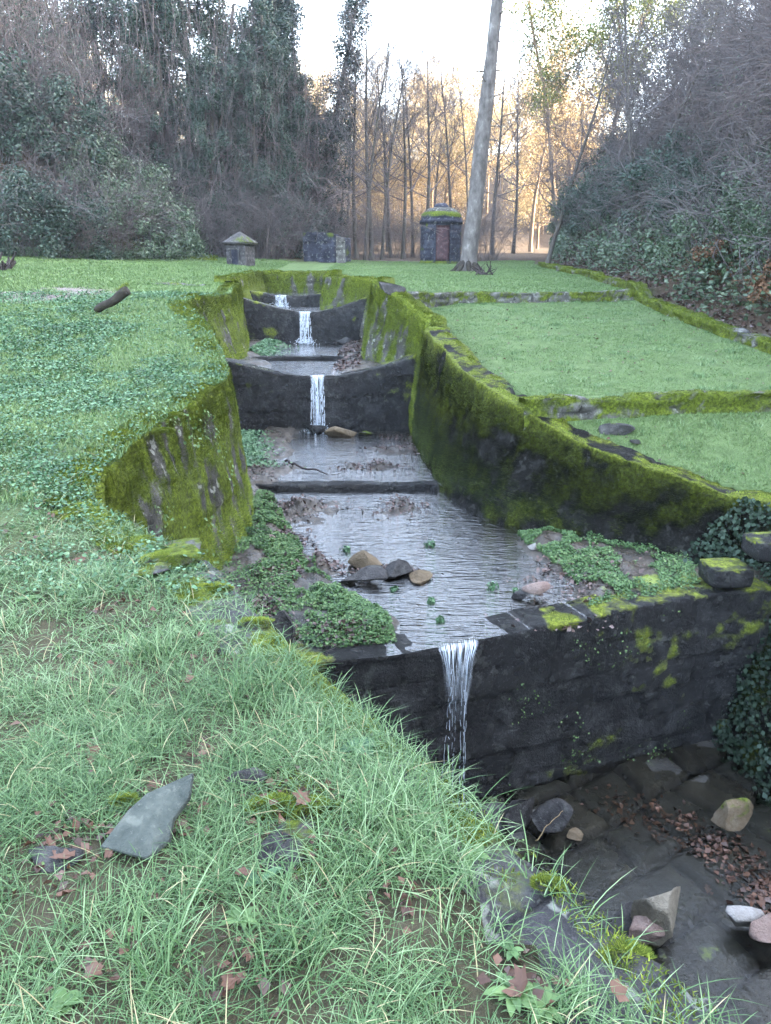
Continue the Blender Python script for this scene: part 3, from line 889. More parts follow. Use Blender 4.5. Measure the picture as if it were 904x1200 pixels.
bed_obj('stream_bed', -4.2, 1.2, 15.0, 21.0, bed2, .07)
def bed3(x, y):
    n = fbm(x * 1.5, y * 1.5, seed=87) - .5
    z = .46 + n * .08 + (y > 24.1) * .28
    return z, .4 + n, .1 + n, 0 * x
bed_obj('stream_bed', -4.6, -.2, 20.9, 28.2, bed3, .1)
c_p = [px(u, v, -3.1) for u, v in ((840, 950), (870, 985), (904, 1020))]
def bed0(x, y):
    n = fbm(x * 1.5, y * 1.5, seed=88) - .5; n2 = fbm(x * 7, y * 7, seed=89) - .5
    ca, sa = math.cos(.55), math.sin(.55)
    xr, yr = x * ca + y * sa, -x * sa + y * ca
    g, o = blocks(xr, yr, .55, .8, .045, seed=12)
    z = -3.122 + (o - .5) * .025 - g * .06 + n * .06 + n2 * .02
    land = sstep(2.9, 3.9, x + (y - 5.5) * .25 + n * .5) * .02
    z = z + land
    mud = sstep(.5, .8, o) * .35
    return z, mud, .05 + n2 * .9 + n * .5, g * (land < .1)
bed_obj('stream_bed', -.2, 4.8, 1.0, 7.6, bed0, .035)

def sheet(name, x0, x1, y0, y1, z, material, cut=None, step=.12):
    X, Y = np.meshgrid(np.arange(x0, x1 + .001, step), np.arange(y0, y1 + .001, step), indexing='ij')
    if cut is not None:
        Y = np.maximum(Y, cut(X))
    Z = z(X, Y) if callable(z) else X * 0 + z
    o = mesh_np(name, np.stack([X.ravel(), Y.ravel(), Z.ravel()], 1), grid_faces(*X.shape)[:, ::-1], material, smooth=True)
    o['kind'] = 'structure'
    return o
sheet('water', -2.0, 3.6, 5.3, 10.74, -1.488, M['water'], cut=lambda X: WYF(X) + .02)
sheet('water', -3.3, .9, 10.78, 14.9, -1.408, M['water'])
sheet('water', -3.5, 1.0, 14.84, 17.33, -.352, M['water'])
sheet('water', -3.6, .5, 17.4, 20.9, -.285, M['water'])
sheet('water', -4.3, -.3, 20.84, 24.0, .515, M['water'])
sheet('water', -4.5, -1.6, 24.04, 28.1, .825, M['water'])
sheet('water', -.2, 4.2, 1.0, 6.9, -3.105, M['water_low'])
# stone sills under the two low steps in the bed
def sill(pts, label):
    P = np.array(pts, float); B = P.copy(); B[:, 2] -= .35
    o, _ = wall_mesh('sill', P, B, .22, 1, M['weir'], step=.06, vstep=.04, rough=.012, moss_f=lambda R, t, f, c, S: (R[..., 0] * 0, R[..., 0] * 0), blen=.9, outer_depth=.2, seed=44, block_depth=.02)
    tag(o, label, 'sill', 'low sills across the stream bed')
sill([(-2.2, 10.72, -1.39), (.75, 10.72, -1.40)], 'low dark stone sill crossing the near pool halfway')
sill([(-3.1, 17.33, -.268), (-.55, 17.33, -.272)], 'low dark stone sill crossing the second pool')

# waterfalls
def fall(label, name, cols, x0, x1, y, zt, zb, seed, nst, taper=.5, throw=.10, yfun=None, sheet_z=None, spread=.6):
    """a streaked sheet over the crest that breaks into strands"""
    r = np.random.default_rng(seed)
    e = empty(name, ((x0 + x1) / 2, y, zb), label, 'waterfall')
    e['kind'] = 'structure'
    n, m = 26, cols
    zs = sheet_z if sheet_z is not None else zb
    T, S = np.meshgrid(np.linspace(0, 1, n), np.linspace(0, 1, m), indexing='ij')
    z = zt - (zt - zs) * T ** 1.4
    k = 1 - taper * T
    xc = (x0 + x1) / 2
    X = xc + (x0 - xc + (x1 - x0) * S) * k + (vn(S * 8, T * 3, seed=seed) - .5) * .04 * T
    yy = (yfun(X) if yfun else y) - .03 - throw * np.sqrt(T) - (vn(S * 14, T * 2, seed=seed + 1) - .5) * .05
    Yv = yy
    first = T < .01
    Yv = np.where(first, Yv + .10, Yv)
    dens = np.clip(1.3 - T ** .8 * 1.4, .10, 1) * np.clip(np.minimum(S, 1 - S) * 8, .2, 1)
    V = np.stack([X.ravel() - xc, Yv.ravel() - y, z.ravel() - zb], 1)
    mesh_np('water_sheet', V, grid_faces(n, m), M['fall'], e, smooth=True, attrs={'dens': dens.ravel()}, uv=np.stack([S.ravel(), T.ravel()], 1))
    segs = []
    for i in range(nst):
        s = r.random(); xs = x0 + (x1 - x0) * s
        xs = xc + (xs - xc) * spread
        za = zt - r.random() * (zt - zb) * .35
        rr = r.uniform(.0012, .0034) * (1.5 if r.random() < .15 else 1) * (1 if y < 10 else 2)
        yb = (yfun(np.array([xs]))[0] if yfun else y) - .03
        px_ = None
        zc = za
        wx = r.normal(0, .012)
        while zc > zb:
            t = (zt - zc) / (zt - zb)
            p = np.array([xs - xc + wx * t * 3 + r.normal(0, .003), yb - y - throw * math.sqrt(max(t, 0)) + r.normal(0, .004), zc - zb])
            if px_ is not None:
                segs.append(np.r_[px_, p, rr, rr * r.uniform(.6, 1.2)])
            px_ = p if r.random() > .30 else None
            zc -= r.uniform(.02, .07)
    # splash beads at the foot
    for i in range(nst * 9):
        a = r.uniform(0, 2 * np.pi); d = abs(r.normal(0, .15))
        p = np.array([(r.random() - .5) * (x1 - x0) * spread + d * math.cos(a), -throw - abs(d * math.sin(a)) * .8, abs(r.normal(0, .09)) * max(0, 1 - d * 2)])
        ss = .0035 if y < 10 else .007
        segs.append(np.r_[p, p + r.normal(0, .012, 3), ss, ss])
    V, F = tubes(segs, 4)
    mesh_np('water_strands', V, F, M['strand'], e)
    return e
fall('white sheet of water breaking over the near weir', 'waterfall', 40, .44, .82, 5.95, -1.49, -3.1, 3, 8, .65, .10, WYF, -2.15, .40)
fall('twin thin white falls over the second weir', 'waterfall', 12, -1.44, -1.16, 14.8, -.345, -1.42, 5, 34, .4, .12, None, None, .9)
fall('narrow white fall over the third weir', 'waterfall', 12, -2.28, -1.95, 20.8, .53, -.28, 7, 34, .4, .1, None, None, .9)
fall('short white fall over the farthest weir', 'waterfall', 12, -3.35, -2.95, 24.0, .84, .5, 9, 24, .4, .06, None, None, .9)

# ------------------------------------------------------------------ terrace kerbs and low walls
def kerb(name, pts, depth, width, label, side=1, seed=0, mo=.3, dens=2500, step=.05, material='kerb', group='low terrace walls', lip=.03, cat='low wall'):
    P = np.array(pts, float); B = P.copy(); B[:, 2] -= depth
    def mf(R, topd, isf, isc, S):
        n = fbm(R[..., 0] * 2, R[..., 1] * 2, R[..., 2] * 2, seed=seed + 3); n2 = fbm(R[..., 0] * 8, R[..., 1] * 8, R[..., 2] * 8, seed=seed + 4)
        return mo + (n - .5) * 1.4 + (n2 - .5) * .9, .55 + (n2 - .5) * 1.2 + R[..., 0] * 0
    o, inf = wall_mesh(name, P, B, width, side, M[material], step=step, vstep=.05, rough=.035, moss_f=mf, blen=.4, course=.16, outer_depth=depth, seed=seed, block_depth=.05)
    tag(o, label, cat, group)
    fuzz(inf, 'moss', o, M['moss'], dens, .3, .025, seed, wd=.010)
    return o
def gline(xs, yf, off=.05, lo=False):
    out = []
    for x in xs:
        y = float(yf(x)); out.append((x, y - .15, G1(x, y + .10) + off))
    return out
kerb('terrace_wall', gline(np.linspace(1.75, 6.6, 14), STEP1, .03), .5, .26, 'stony low wall between the nearest lawn and the middle lawn', 1, 51, .58)
kerb('terrace_wall', gline(np.linspace(.1, 6.3, 16), STEP2, .02), .5, .30, 'low grey wall between the middle lawn and the upper lawn', 1, 53, .40)
ys = np.linspace(8.5, 34, 40)
eb = [(side_x(RBND, y) - .25 - max(0, (y - 22)) * .02, y, G1(side_x(RBND, y) - .6, y) + .16) for y in ys]
kerb('boundary_wall', eb[::-1], .45, .32, 'long mossy kerb wall along the foot of the right hillside', 1, 55, .72, 3000, .07)
p0 = px(188, 331, 1.25); 
kerb('terrace_wall', [(-6.3, 19.6, 1.24), (-5.6, 19.7, 1.25), (-4.9, 19.6, 1.25), (-4.4, 19.5, 1.25)][::1], .35, .3, 'short dark ledge across the left lawn near the hut', 1, 57, .35)
# squared block at the end of the near right wall
def stone_block(name, label, c, size, rz, material, cat='stone block', seed=0, moss=.6, parent=None, group=None, sub=6):
    sx, sy, sz = size
    import bmesh
    bm = bmesh.new()
    bmesh.ops.create_cube(bm, size=1)
    bmesh.ops.subdivide_edges(bm, edges=bm.edges, cuts=sub, use_grid_fill=True)
    V = np.array([v.co[:] for v in bm.verts])
    Fq = np.array([[v.index for v in f.verts] for f in bm.faces])
    bm.free()
    # slightly rounded
    r = np.linalg.norm(V, axis=1)[:, None]
    V = V * (1 - .10 * np.clip((r - .55) / .3, 0, 1))
    n = fbm(V[:, 0] * 3 + seed, V[:, 1] * 3, V[:, 2] * 3, seed=seed) - .5
    V = V * (1 + n[:, None] * .18)
    V = V * np.array([sx, sy, sz])
    V[:, 2] += sz * .5
    mo = np.where(V[:, 2] > sz * .85, moss, moss - .35) + n * 1.5
    ch, sh = math.cos(rz), math.sin(rz)
    o = mesh_np(name, V, Fq, M[material], parent, smooth=True, attrs={'moss': np.clip(mo, 0, 1), 'bright': np.clip(.7 + n, 0, 1), 'groove': 0 * mo})
    o.location = c; o.rotation_euler = (0, 0, rz)
    if parent is None: tag(o, label, cat, group)
    return o
e = px(525, 388, .45)
stone_block('stone_block', 'square mossy block ending the dark right wall at its bend', (.98, 14.55, .12), (.42, .34, .46), .1, 'wall', moss=.75, seed=4)
# stone steps by the right abutment
st = empty('stone_steps', (3.4, 7.2, -1.5), 'mossy stone steps jutting from the dark right wall above the near weir', 'steps')
for i, (x, y, z) in enumerate(((3.40, 7.14, -1.42), (3.80, 7.14, -1.14), (4.2, 7.14, -.88))):
    b_ = stone_block('step', None, (x - 3.4, y - 7.2, z + 1.5 + .02), (.42, .36, .20), .08, 'weir', moss=.45, seed=6 + i, parent=st)

# ------------------------------------------------------------------ rocks
def rock(label, u, v, z, size, material, seed, squash=.6, rz=0, tilt=(0, 0), name='rock', moss=.0, sink=.25, group=None, cuts=7):
    """an angular rock: sphere cut by random planes"""
    r = np.random.default_rng(seed)
    nu, nv = 36, 22
    th = np.linspace(0, 2 * np.pi, nu, endpoint=False); ph = np.linspace(-np.pi / 2 + .12, np.pi / 2 - .12, nv)
    Tt, Pp = np.meshgrid(th, ph, indexing='ij')
    V = np.stack([np.cos(Tt) * np.cos(Pp), np.sin(Tt) * np.cos(Pp), np.sin(Pp)], -1).reshape(-1, 3)
    for _ in range(cuts + 1):
        d = r.normal(0, 1, 3); d /= np.linalg.norm(d)
        c = r.uniform(.26, .60)
        s = V @ d
        V = V - np.outer(np.maximum(0, s - c), d) * .97
    V = V * (1 + (fbm(V[:, 0] * 3 + seed, V[:, 1] * 3, V[:, 2] * 3, seed=seed) - .5)[:, None] * .12)
    V = V * np.array([1, r.uniform(.6, .85), squash]) * size * .88
    i = np.arange(nu)[:, None] * nv; j = np.arange(nv - 1)[None, :]
    i2 = (np.arange(nu)[:, None] + 1) % nu * nv
    F = np.stack([(i + j).ravel(), (i2 + j).ravel(), (i2 + j + 1).ravel(), (i + j + 1).ravel()], 1)
    bot = np.arange(nu) * nv; top = bot + nv - 1
    V = np.concatenate([V, V[bot].mean(0)[None], V[top].mean(0)[None]])
    tr = [[bot[(k + 1) % nu], bot[k], len(V) - 2] for k in range(nu)] + [[top[k], top[(k + 1) % nu], len(V) - 1] for k in range(nu)]
    zz = V[:, 2] / (size * .62)
    mo = np.clip(moss + zz * .3 + (fbm(V[:, 0] * 20, V[:, 1] * 20, V[:, 2] * 20, seed=seed) - .5), 0, 1) if moss > 0 else 0 * zz
    o = mesh_np(name, V, [F, np.array(tr)], M[material], smooth=False, attrs={'moss': mo, 'bright': .6 + 0 * mo, 'groove': 0 * mo})
    p = px(u, v, z)
    o.location = (p[0], p[1], z + size * squash * .62 * (1 - sink * 2) * .8)
    o.rotation_euler = (tilt[0], tilt[1], rz)
    tag(o, label, 'rock', group)
    return o
rock('large angular tan rock standing in the lower stream bed', 766, 1088, -3.1, .40, 'tanrock', 12, .85, .6, (.1, .35), sink=.08)
rock('blocky pinkish rock touching the large tan rock', 750, 1108, -3.1, .24, 'pinkrock', 5, .8, .2, sink=.1)
rock('flat bluish grey rock behind the pinkish rock', 731, 1086, -3.1, .24, 'greyrock', 6, .6, .9)
rock('small pale rock alone near the right edge of the lower stream', 867, 1082, -3.06, .22, 'whiterock', 8, .65, .3, sink=.15)
rock('pinkish stone half cut by the right picture edge', 902, 1092, -3.0, .22, 'pinkrock', 9, .6, .4)
rock('dark rock nearest the foot of the near waterfall', 585, 958, -3.1, .26, 'greyrock', 14, .5, .4)
rock('grey block leaning beside the dark rock under the near waterfall', 612, 958, -3.05, .30, 'greyrock', 15, .8, 1.1, (.3, .2), sink=.1)
rock('wedge shaped dark rock under the near weir, farthest right of its cluster', 645, 972, -3.08, .34, 'greyrock', 17, .7, 2.1, (.2, .3), sink=.1)
rock('small brown stone just right of the rock cluster under the weir', 677, 980, -3.1, .12, 'brownrock', 18, .5)
rock('mossy boulder at the wall foot in the fallen leaves', 852, 958, -2.9, .26, 'brownrock', 19, .9, moss=.3)
rock('long grey rock at the front of the row in the near pool', 424, 681, -1.49, .36, 'greyrock', 21, .38, .1, sink=.1)
rock('pointed brown rock behind the row in the near pool', 427, 668, -1.49, .26, 'brownrock', 22, .7, -.5, (.2, -.2), sink=.1)
rock('dark slanting rock in the middle of the row in the near pool', 467, 676, -1.49, .30, 'greyrock', 23, .5, .6, (0, -.3), sink=.1)
rock('smooth tan grey rock ending the row in the near pool', 493, 680, -1.49, .20, 'brownrock', 24, .42, .2, sink=.12)
rock('upright grey stone poking up by the left end of the near weir', 338, 757, -1.40, .20, 'greyrock', 26, 1.3, .3, (.1, .15), sink=.05)
rock('rounded reddish stone beside the left wall foot in the near pool', 317, 638, -1.42, .20, 'pinkrock', 27, .8, moss=.0)
rock('black wet rock that the twin falls strike', 371, 508, -1.42, .40, 'weir', 29, .55, .3, sink=.1)
rock('flat brown rock right of the twin falls', 401, 511, -1.42, .38, 'brownrock', 30, .4, .2, sink=.1)
rock('mossy stone under the second weir towards the right wall', 430, 510, -1.42, .30, 'greyrock', 31, .4, moss=.4)
rock('small stone at the foot of the narrow third fall', 358, 402, -.28, .22, 'weir', 33, .6)
rock('small wet rock below the third weir at the right', 400, 402, -.26, .3, 'greyrock', 35, .5)
rock('angular stone lying among plants right of the near pool', 628, 693, -1.42, .17, 'pinkrock', 37, .7)
rock('pale little stone at the base of the right wall', 626, 641, -1.42, .09, 'whiterock', 38, .6)
rock('loose stone at the edge of the right hand plants', 607, 698, -1.46, .13, 'greyrock', 39, .6)
# flat stones in the near grass
rock('flat mossy stone sunk in the near grass right of the slab', 348, 993, -.03, .22, 'greyrock', 41, .14, .3, name='flat_stone', moss=.35, sink=.0)
rock('small grey stone in the near grass left of the slab', 62, 1005, .0, .10, 'greyrock', 42, .4)
rock('half buried stone in the grass near the bank edge', 283, 915, .0, .10, 'greyrock', 43, .35)
rock('low mossy stone on the corner of the near bank', 205, 658, .0, .42, 'coping', 44, .16, .3, name='flat_stone', moss=.55, sink=.0)
rock('pale stone lying on the right wall coping', 722, 508, -.36, .28, 'greyrock', 46, .35, moss=.2, sink=0)
rock('small stone on the mossy right coping below the pale stone', 745, 520, -.44, .16, 'greyrock', 47, .35, sink=0)
rock('grey rounded rock at the far right wall corner', 456, 341, 1.16, .4, 'greyrock', 48, .5)

# the slate slab
def slab():
    pts = [(118, 992), (150, 950), (172, 930), (226, 906), (222, 934), (203, 960), (199, 984), (172, 1006)]
    # leaning plate: lower edge in the ground, upper edge raised
    c = px(175, 985, .02)
    V = []
    for u, v in pts:
        p = px(u, v, .02)
        h = max(0, (985 - v) / 80.0) * .10
        q = px(u, v, .02 + h)
        V.append(q)
    V = np.array(V)
    n = len(V)
    cen = V.mean(0)
    W = V - np.array([.0, -.012, .018])
    # refine: ring scaled inwards
    ring = [V, cen + (V - cen) * .97 + np.array([0, 0, .002]), cen + (V - cen) * .6 + np.array([0, 0, .001]), cen + (V - cen) * .3 + np.array([0, 0, .002])]
    A = np.concatenate([W] + ring + [cen[None]])
    F = []
    for r_ in range(4):
        for k in range(n):
            F.append([r_ * n + k, r_ * n + (k + 1) % n, (r_ + 1) * n + (k + 1) % n, (r_ + 1) * n + k])
    T = [[4 * n + k, 4 * n + (k + 1) % n, 5 * n] for k in range(n)]
    z0 = 0 * A[:, 0]
    o = mesh_np('slate_slab', A, [np.array(F), np.array(T)], M['slate'], attrs={'moss': z0, 'bright': z0, 'groove': z0})
    tag(o, 'pointed grey green slate slab leaning in the near grass', 'stone slab')
slab()

# ------------------------------------------------------------------ small buildings
def hut():
    Yh = 30.5
    p = pxY(283, 311, Yh)
    zb = G1(p[0], Yh) - .05
    e = empty('stone_hut', (p[0], Yh, zb), 'small square stone hut with pyramid roof beside the channel head', 'hut', None, math.radians(-18))
    e.scale = (.78, .78, .84)
    W, H = 1.0, .88 + .05
    def box(name, x0, x1, y0, y1, z0, z1, mt, moss=.1, n=8, par=e):
        xs, ys_, zs = np.linspace(x0, x1, n), np.linspace(y0, y1, n), np.linspace(z0, z1, n)
        V, F = [], []
        def face(f):
            o = len(V)
            for a in range(n):
                for b in range(n):
                    V.append(f(a, b))
            F.extend(grid_faces(n, n, o).tolist())
        face(lambda a, b: (xs[a], y0, zs[b])); face(lambda a, b: (xs[a], y1, zs[b]))
        face(lambda a, b: (x0, ys_[a], zs[b])); face(lambda a, b: (x1, ys_[a], zs[b])); face(lambda a, b: (xs[a], ys_[b], z1))
        V_ = np.array(V); nn = fbm(V_[:, 0] * 4, V_[:, 1] * 4, V_[:, 2] * 4, seed=3) - .5
        c = np.array([(x0 + x1) / 2, (y0 + y1) / 2, 0]); V_[:, :2] += (V_[:, :2] - c[:2]) * nn[:, None] * .05
        g, _ = blocks(V_[:, 0] + V_[:, 1], V_[:, 2], .2, .4, .05, seed=2)
        return mesh_np(name, V_, np.array(F), M[mt], par, attrs={'moss': np.clip(moss + nn, 0, 1), 'bright': .4 + 0 * nn, 'groove': g * .5})
    box('wall', -W / 2, W / 2, -W / 2, W / 2, -.2, H, 'hut', n=14)
    # dark panel painted as inner shade, no recess; framed by jambs and a lintel
    box('door_jamb', -.32, -.22, -W / 2 - .05, -W / 2 + .05, -.1, H * .72, 'hut', n=4)
    box('door_jamb', .12, .22, -W / 2 - .05, -W / 2 + .05, -.1, H * .72, 'hut', n=4)
    box('lintel', -.34, .24, -W / 2 - .06, -W / 2 + .05, H * .72, H * .86, 'hut', n=4)
    box('doorway_shade', -.22, .12, -W / 2 - .012, -W / 2 + .01, -.1, H * .72, 'tower', n=4)
    R = W / 2 + .13
    V = [(-R, -R, H - .02), (R, -R, H - .02), (R, R, H - .02), (-R, R, H - .02), (-R, -R, H + .06), (R, -R, H + .06), (R, R, H + .06), (-R, R, H + .06), (0, 0, H + .52)]
    # subdivided slopes
    A, F = list(V[:4]), [[0, 3, 2, 1]]
    A += V[4:8]
    F += [[k, (k + 1) % 4, 4 + (k + 1) % 4, 4 + k] for k in range(4)]
    T = []
    n = 8
    for k in range(4):
        a, b = np.array(V[4 + k]), np.array(V[4 + (k + 1) % 4]); ap = np.array(V[8])
        o = len(A)
        for i in range(n + 1):
            for j in range(n + 1):
                q = (a + (b - a) * j / n) * (1 - i / n) + ap * (i / n)
                A.append(tuple(q + np.array([0, 0, .03 * (vn(q[0] * 6 + 9, q[1] * 6 + 9, seed=4) - .5)])))
        F += grid_faces(n + 1, n + 1, o).tolist()
    A = np.array(A)
    nn = fbm(A[:, 0] * 3, A[:, 1] * 3, A[:, 2] * 3, seed=3) - .5
    mesh_np('roof', A, np.array(F), M['hut'], e, attrs={'moss': np.clip(.38 + nn * 1.5, 0, 1), 'bright': .35 + 0 * nn, 'groove': 0 * nn})
hut()

def tower():
    Yt = 37.0
    p = pxY(516, 312, Yt); zb = G1(p[0], Yt) - .05
    e = empty('stone_tower', (p[0], Yt, zb), 'squat round blackened stone tower with reddish door and mossy domed top', 'tower')
    R, H, k = .92, 2.15, 48
    prof = [(R * 1.03, -.3), (R * 1.03, .12), (R, .14), (R, 1.0), (R, H - .42), (R + .05, H - .40), (R + .05, H - .26), (R, H - .24), (R * .97, H), (R * .80, H + .10)]
    zs = []
    P2 = []
    for (r0, z0), (r1, z1) in zip(prof[:-1], prof[1:]):
        nn = max(1, int(abs(z1 - z0) / .08))
        for q in range(nn): P2.append((r0 + (r1 - r0) * q / nn, z0 + (z1 - z0) * q / nn))
    P2.append(prof[-1])
    th = np.linspace(0, 2 * np.pi, k, endpoint=False)
    r = np.array([a for a, _ in P2])[:, None]; z = np.array([b for _, b in P2])[:, None]
    n = fbm(np.cos(th)[None] * 3 + 5, np.sin(th)[None] * 3 + 5, z * 3, seed=5) - .5
    rr = r * (1 + n * .05)
    V = np.stack([rr * np.cos(th), rr * np.sin(th), z + 0 * th], -1).reshape(-1, 3)
    i = np.arange(len(P2) - 1)[:, None] * k; j = np.arange(k)[None]
    F = np.stack([(i + j).ravel(), (i + (j + 1) % k).ravel(), (i + k + (j + 1) % k).ravel(), (i + k + j).ravel()], 1)
    g, _ = blocks(th[None] * R + 0 * z, z + 0 * th, .22, .45, .04, seed=3)
    mo = np.clip(.15 + n * 1.2 + .5 * (z > H - .1) + .4 * (z < .15), 0, 1)
    mesh_np('wall', V, F, M['tower'], e, smooth=True, attrs={'moss': mo.ravel(), 'bright': (.5 + n).ravel(), 'groove': (g * .6).ravel()})
    def dome(name, r0, z0, h, moss, mt='wall', nr=6):
        V = []
        for q in range(nr):
            a = q / (nr - 1) * math.pi / 2
            V.append(np.stack([r0 * math.cos(a) * np.cos(th), r0 * math.cos(a) * np.sin(th), z0 + h * math.sin(a) + 0 * th], -1))
        V = np.concatenate(V)
        V[:, 2] += (fbm(V[:, 0] * 4, V[:, 1] * 4, seed=6) - .5) * .06
        i = np.arange(nr - 1)[:, None] * k
        F = np.stack([(i + j).ravel(), (i + (j + 1) % k).ravel(), (i + k + (j + 1) % k).ravel(), (i + k + j).ravel()], 1)
        return mesh_np(name, V, F, M[mt], e, smooth=True, attrs={'moss': np.full(len(V), moss), 'bright': np.full(len(V), .35), 'groove': np.zeros(len(V))})
    dome('roof', R * .82, H + .08, .24, .32)
    # stone knob with ring on the roof
    dome('knob', .34, H + .30, .18, .2, 'tower')
    # door plate following the wall
    ta = np.linspace(math.radians(-90 - 16), math.radians(-90 + 20), 9); zz = np.linspace(.15, 1.65, 12)
    A, B = np.meshgrid(ta, zz, indexing='ij')
    out = []
    for rr_ in (R * 1.035, R * 1.0):
        out.append(np.stack([rr_ * np.cos(A), rr_ * np.sin(A), B], -1).reshape(-1, 3))
    F = [grid_faces(9, 12), grid_faces(9, 12, 108)]
    idx = lambda a, b, l: l * 108 + a * 12 + b
    side = [[idx(a, 0, 0), idx(a + 1, 0, 0), idx(a + 1, 0, 1), idx(a, 0, 1)] for a in range(8)] + [[idx(a, 11, 0), idx(a + 1, 11, 0), idx(a + 1, 11, 1), idx(a, 11, 1)] for a in range(8)]
    side += [[idx(0, b, 0), idx(0, b + 1, 0), idx(0, b + 1, 1), idx(0, b, 1)] for b in range(11)] + [[idx(8, b, 0), idx(8, b + 1, 0), idx(8, b + 1, 1), idx(8, b, 1)] for b in range(11)]
    mesh_np('door', np.concatenate(out), np.concatenate(F + [np.array(side)]), M['door'], e)
    # raised stone jambs
    for a0 in (-90 - 21, -90 + 22):
        A, B = np.meshgrid(np.linspace(math.radians(a0), math.radians(a0 + 4), 3), np.linspace(.12, 1.72, 10), indexing='ij')
        V1 = np.stack([R * 1.06 * np.cos(A), R * 1.06 * np.sin(A), B], -1).reshape(-1, 3)
        V2 = np.stack([R * .98 * np.cos(A), R * .98 * np.sin(A), B], -1).reshape(-1, 3)
        idx = lambda a, b, l: l * 30 + a * 10 + b
        S = [[idx(0, b, 0), idx(0, b + 1, 0), idx(0, b + 1, 1), idx(0, b, 1)] for b in range(9)] + [[idx(2, b, 0), idx(2, b + 1, 0), idx(2, b + 1, 1), idx(2, b, 1)] for b in range(9)]
        z0 = np.zeros(60)
        mesh_np('door_jamb', np.concatenate([V1, V2]), np.concatenate([grid_faces(3, 10), np.array(S)]), M['tower'], e, attrs={'moss': z0, 'bright': z0, 'groove': z0})
tower()

def ruin():
    Yr = 36.5
    a = pxY(356, 302, Yr); b = pxY(394, 302, Yr - .6); zb = min(G1(a[0], Yr), G1(b[0], Yr)) - .3
    H = pxY(375, 273, Yr)[2]
    e = empty('ruined_building', ((a[0] + b[0]) / 2, Yr, zb), 'dark ruined stone building with a pale corner pillar behind the channel head', 'ruin')
    ox, oy = (a[0] + b[0]) / 2, Yr
    T = np.array([(a[0] - ox, 0, H - zb), (0, -.3, H - zb + .05), (b[0] - ox, -.6, H - zb - .05), (b[0] - ox + .6, .8, H - zb - .2)])
    B = T.copy(); B[:, 2] = 0
    mf = lambda R, t, f, c, S: (.2 + (fbm(R[..., 0] * 2, R[..., 1] * 2, R[..., 2] * 2, seed=4) - .5) * 1.5, .4 + 0 * R[..., 0])
    wall_mesh('wall', T, B, .4, 1, M['tower'], e, step=.1, vstep=.1, rough=.04, moss_f=mf, seed=8)
    T2 = np.array([(b[0] - ox + .02, -.72, H - zb - .15), (b[0] - ox + .42, -.68, H - zb - .25)]); B2 = T2.copy(); B2[:, 2] = 0
    wall_mesh('corner_pillar', T2, B2, .35, 1, M['kerb'], e, step=.08, vstep=.1, rough=.03, moss_f=lambda R, t, f, c, S: (.1 + 0 * R[..., 0], 0 * R[..., 0]), seed=9, outer_depth=2)
ruin()

# ------------------------------------------------------------------ trees: shared builders
def grow(r, p, d, L, rad, depth, segs, tips, spread=.55, nseg=4, droop=0., kids=(3, 5), shrink=.62, wig=.16, minr=.004, up=.12):
    q = p.copy(); step = L / nseg
    pts = [q.copy()]
    for i in range(nseg):
        d = d + r.normal(0, wig, 3) + np.array([0, 0, up - droop * (i / nseg)])
        d /= np.linalg.norm(d)
        q2 = q + d * step
        r0 = rad * (1 - .7 * i / nseg); r1 = rad * (1 - .7 * (i + 1) / nseg)
        segs.append(np.r_[q, q2, max(r0, minr), max(r1, minr)])
        q = q2; pts.append(q.copy())
    if depth <= 0:
        tips.append(q); return
    n = r.integers(kids[0], kids[1] + 1)
    for k in range(n):
        t = r.uniform(.25, 1.0)
        i = min(nseg - 1, int(t * nseg)); f = t * nseg - i
        b = pts[i] * (1 - f) + pts[i + 1] * f
        nd = d + r.normal(0, spread, 3); nd /= np.linalg.norm(nd)
        grow(r, b, nd, L * shrink * r.uniform(.7, 1.15), max(rad * .5 * (1 - .4 * t), minr), depth - 1, segs, tips, spread, max(2, nseg - 1), droop, kids, shrink, wig, minr, up)

protos = {}
def proto(key, parts):
    """parts: list of (part name, V, F, material); kept out of the scene until first placed"""
    protos[key] = []
    for nm, V, F, mt in parts:
        o = mesh_np(nm, V, F, mt)
        C.objects.unlink(o)
        protos[key].append((nm, o.data))
def place(key, name, loc, scale, rz, label, cat, group=None, tilt=(0, 0), sz=None):
    e = empty(name, loc, label, cat, group, rz)
    e.rotation_euler = (tilt[0], tilt[1], rz)
    e.scale = (scale, scale, sz if sz else scale)
    for nm, me in protos[key]:
        o = bpy.data.objects.new(nm, me); C.objects.link(o); o.parent = e
    return e

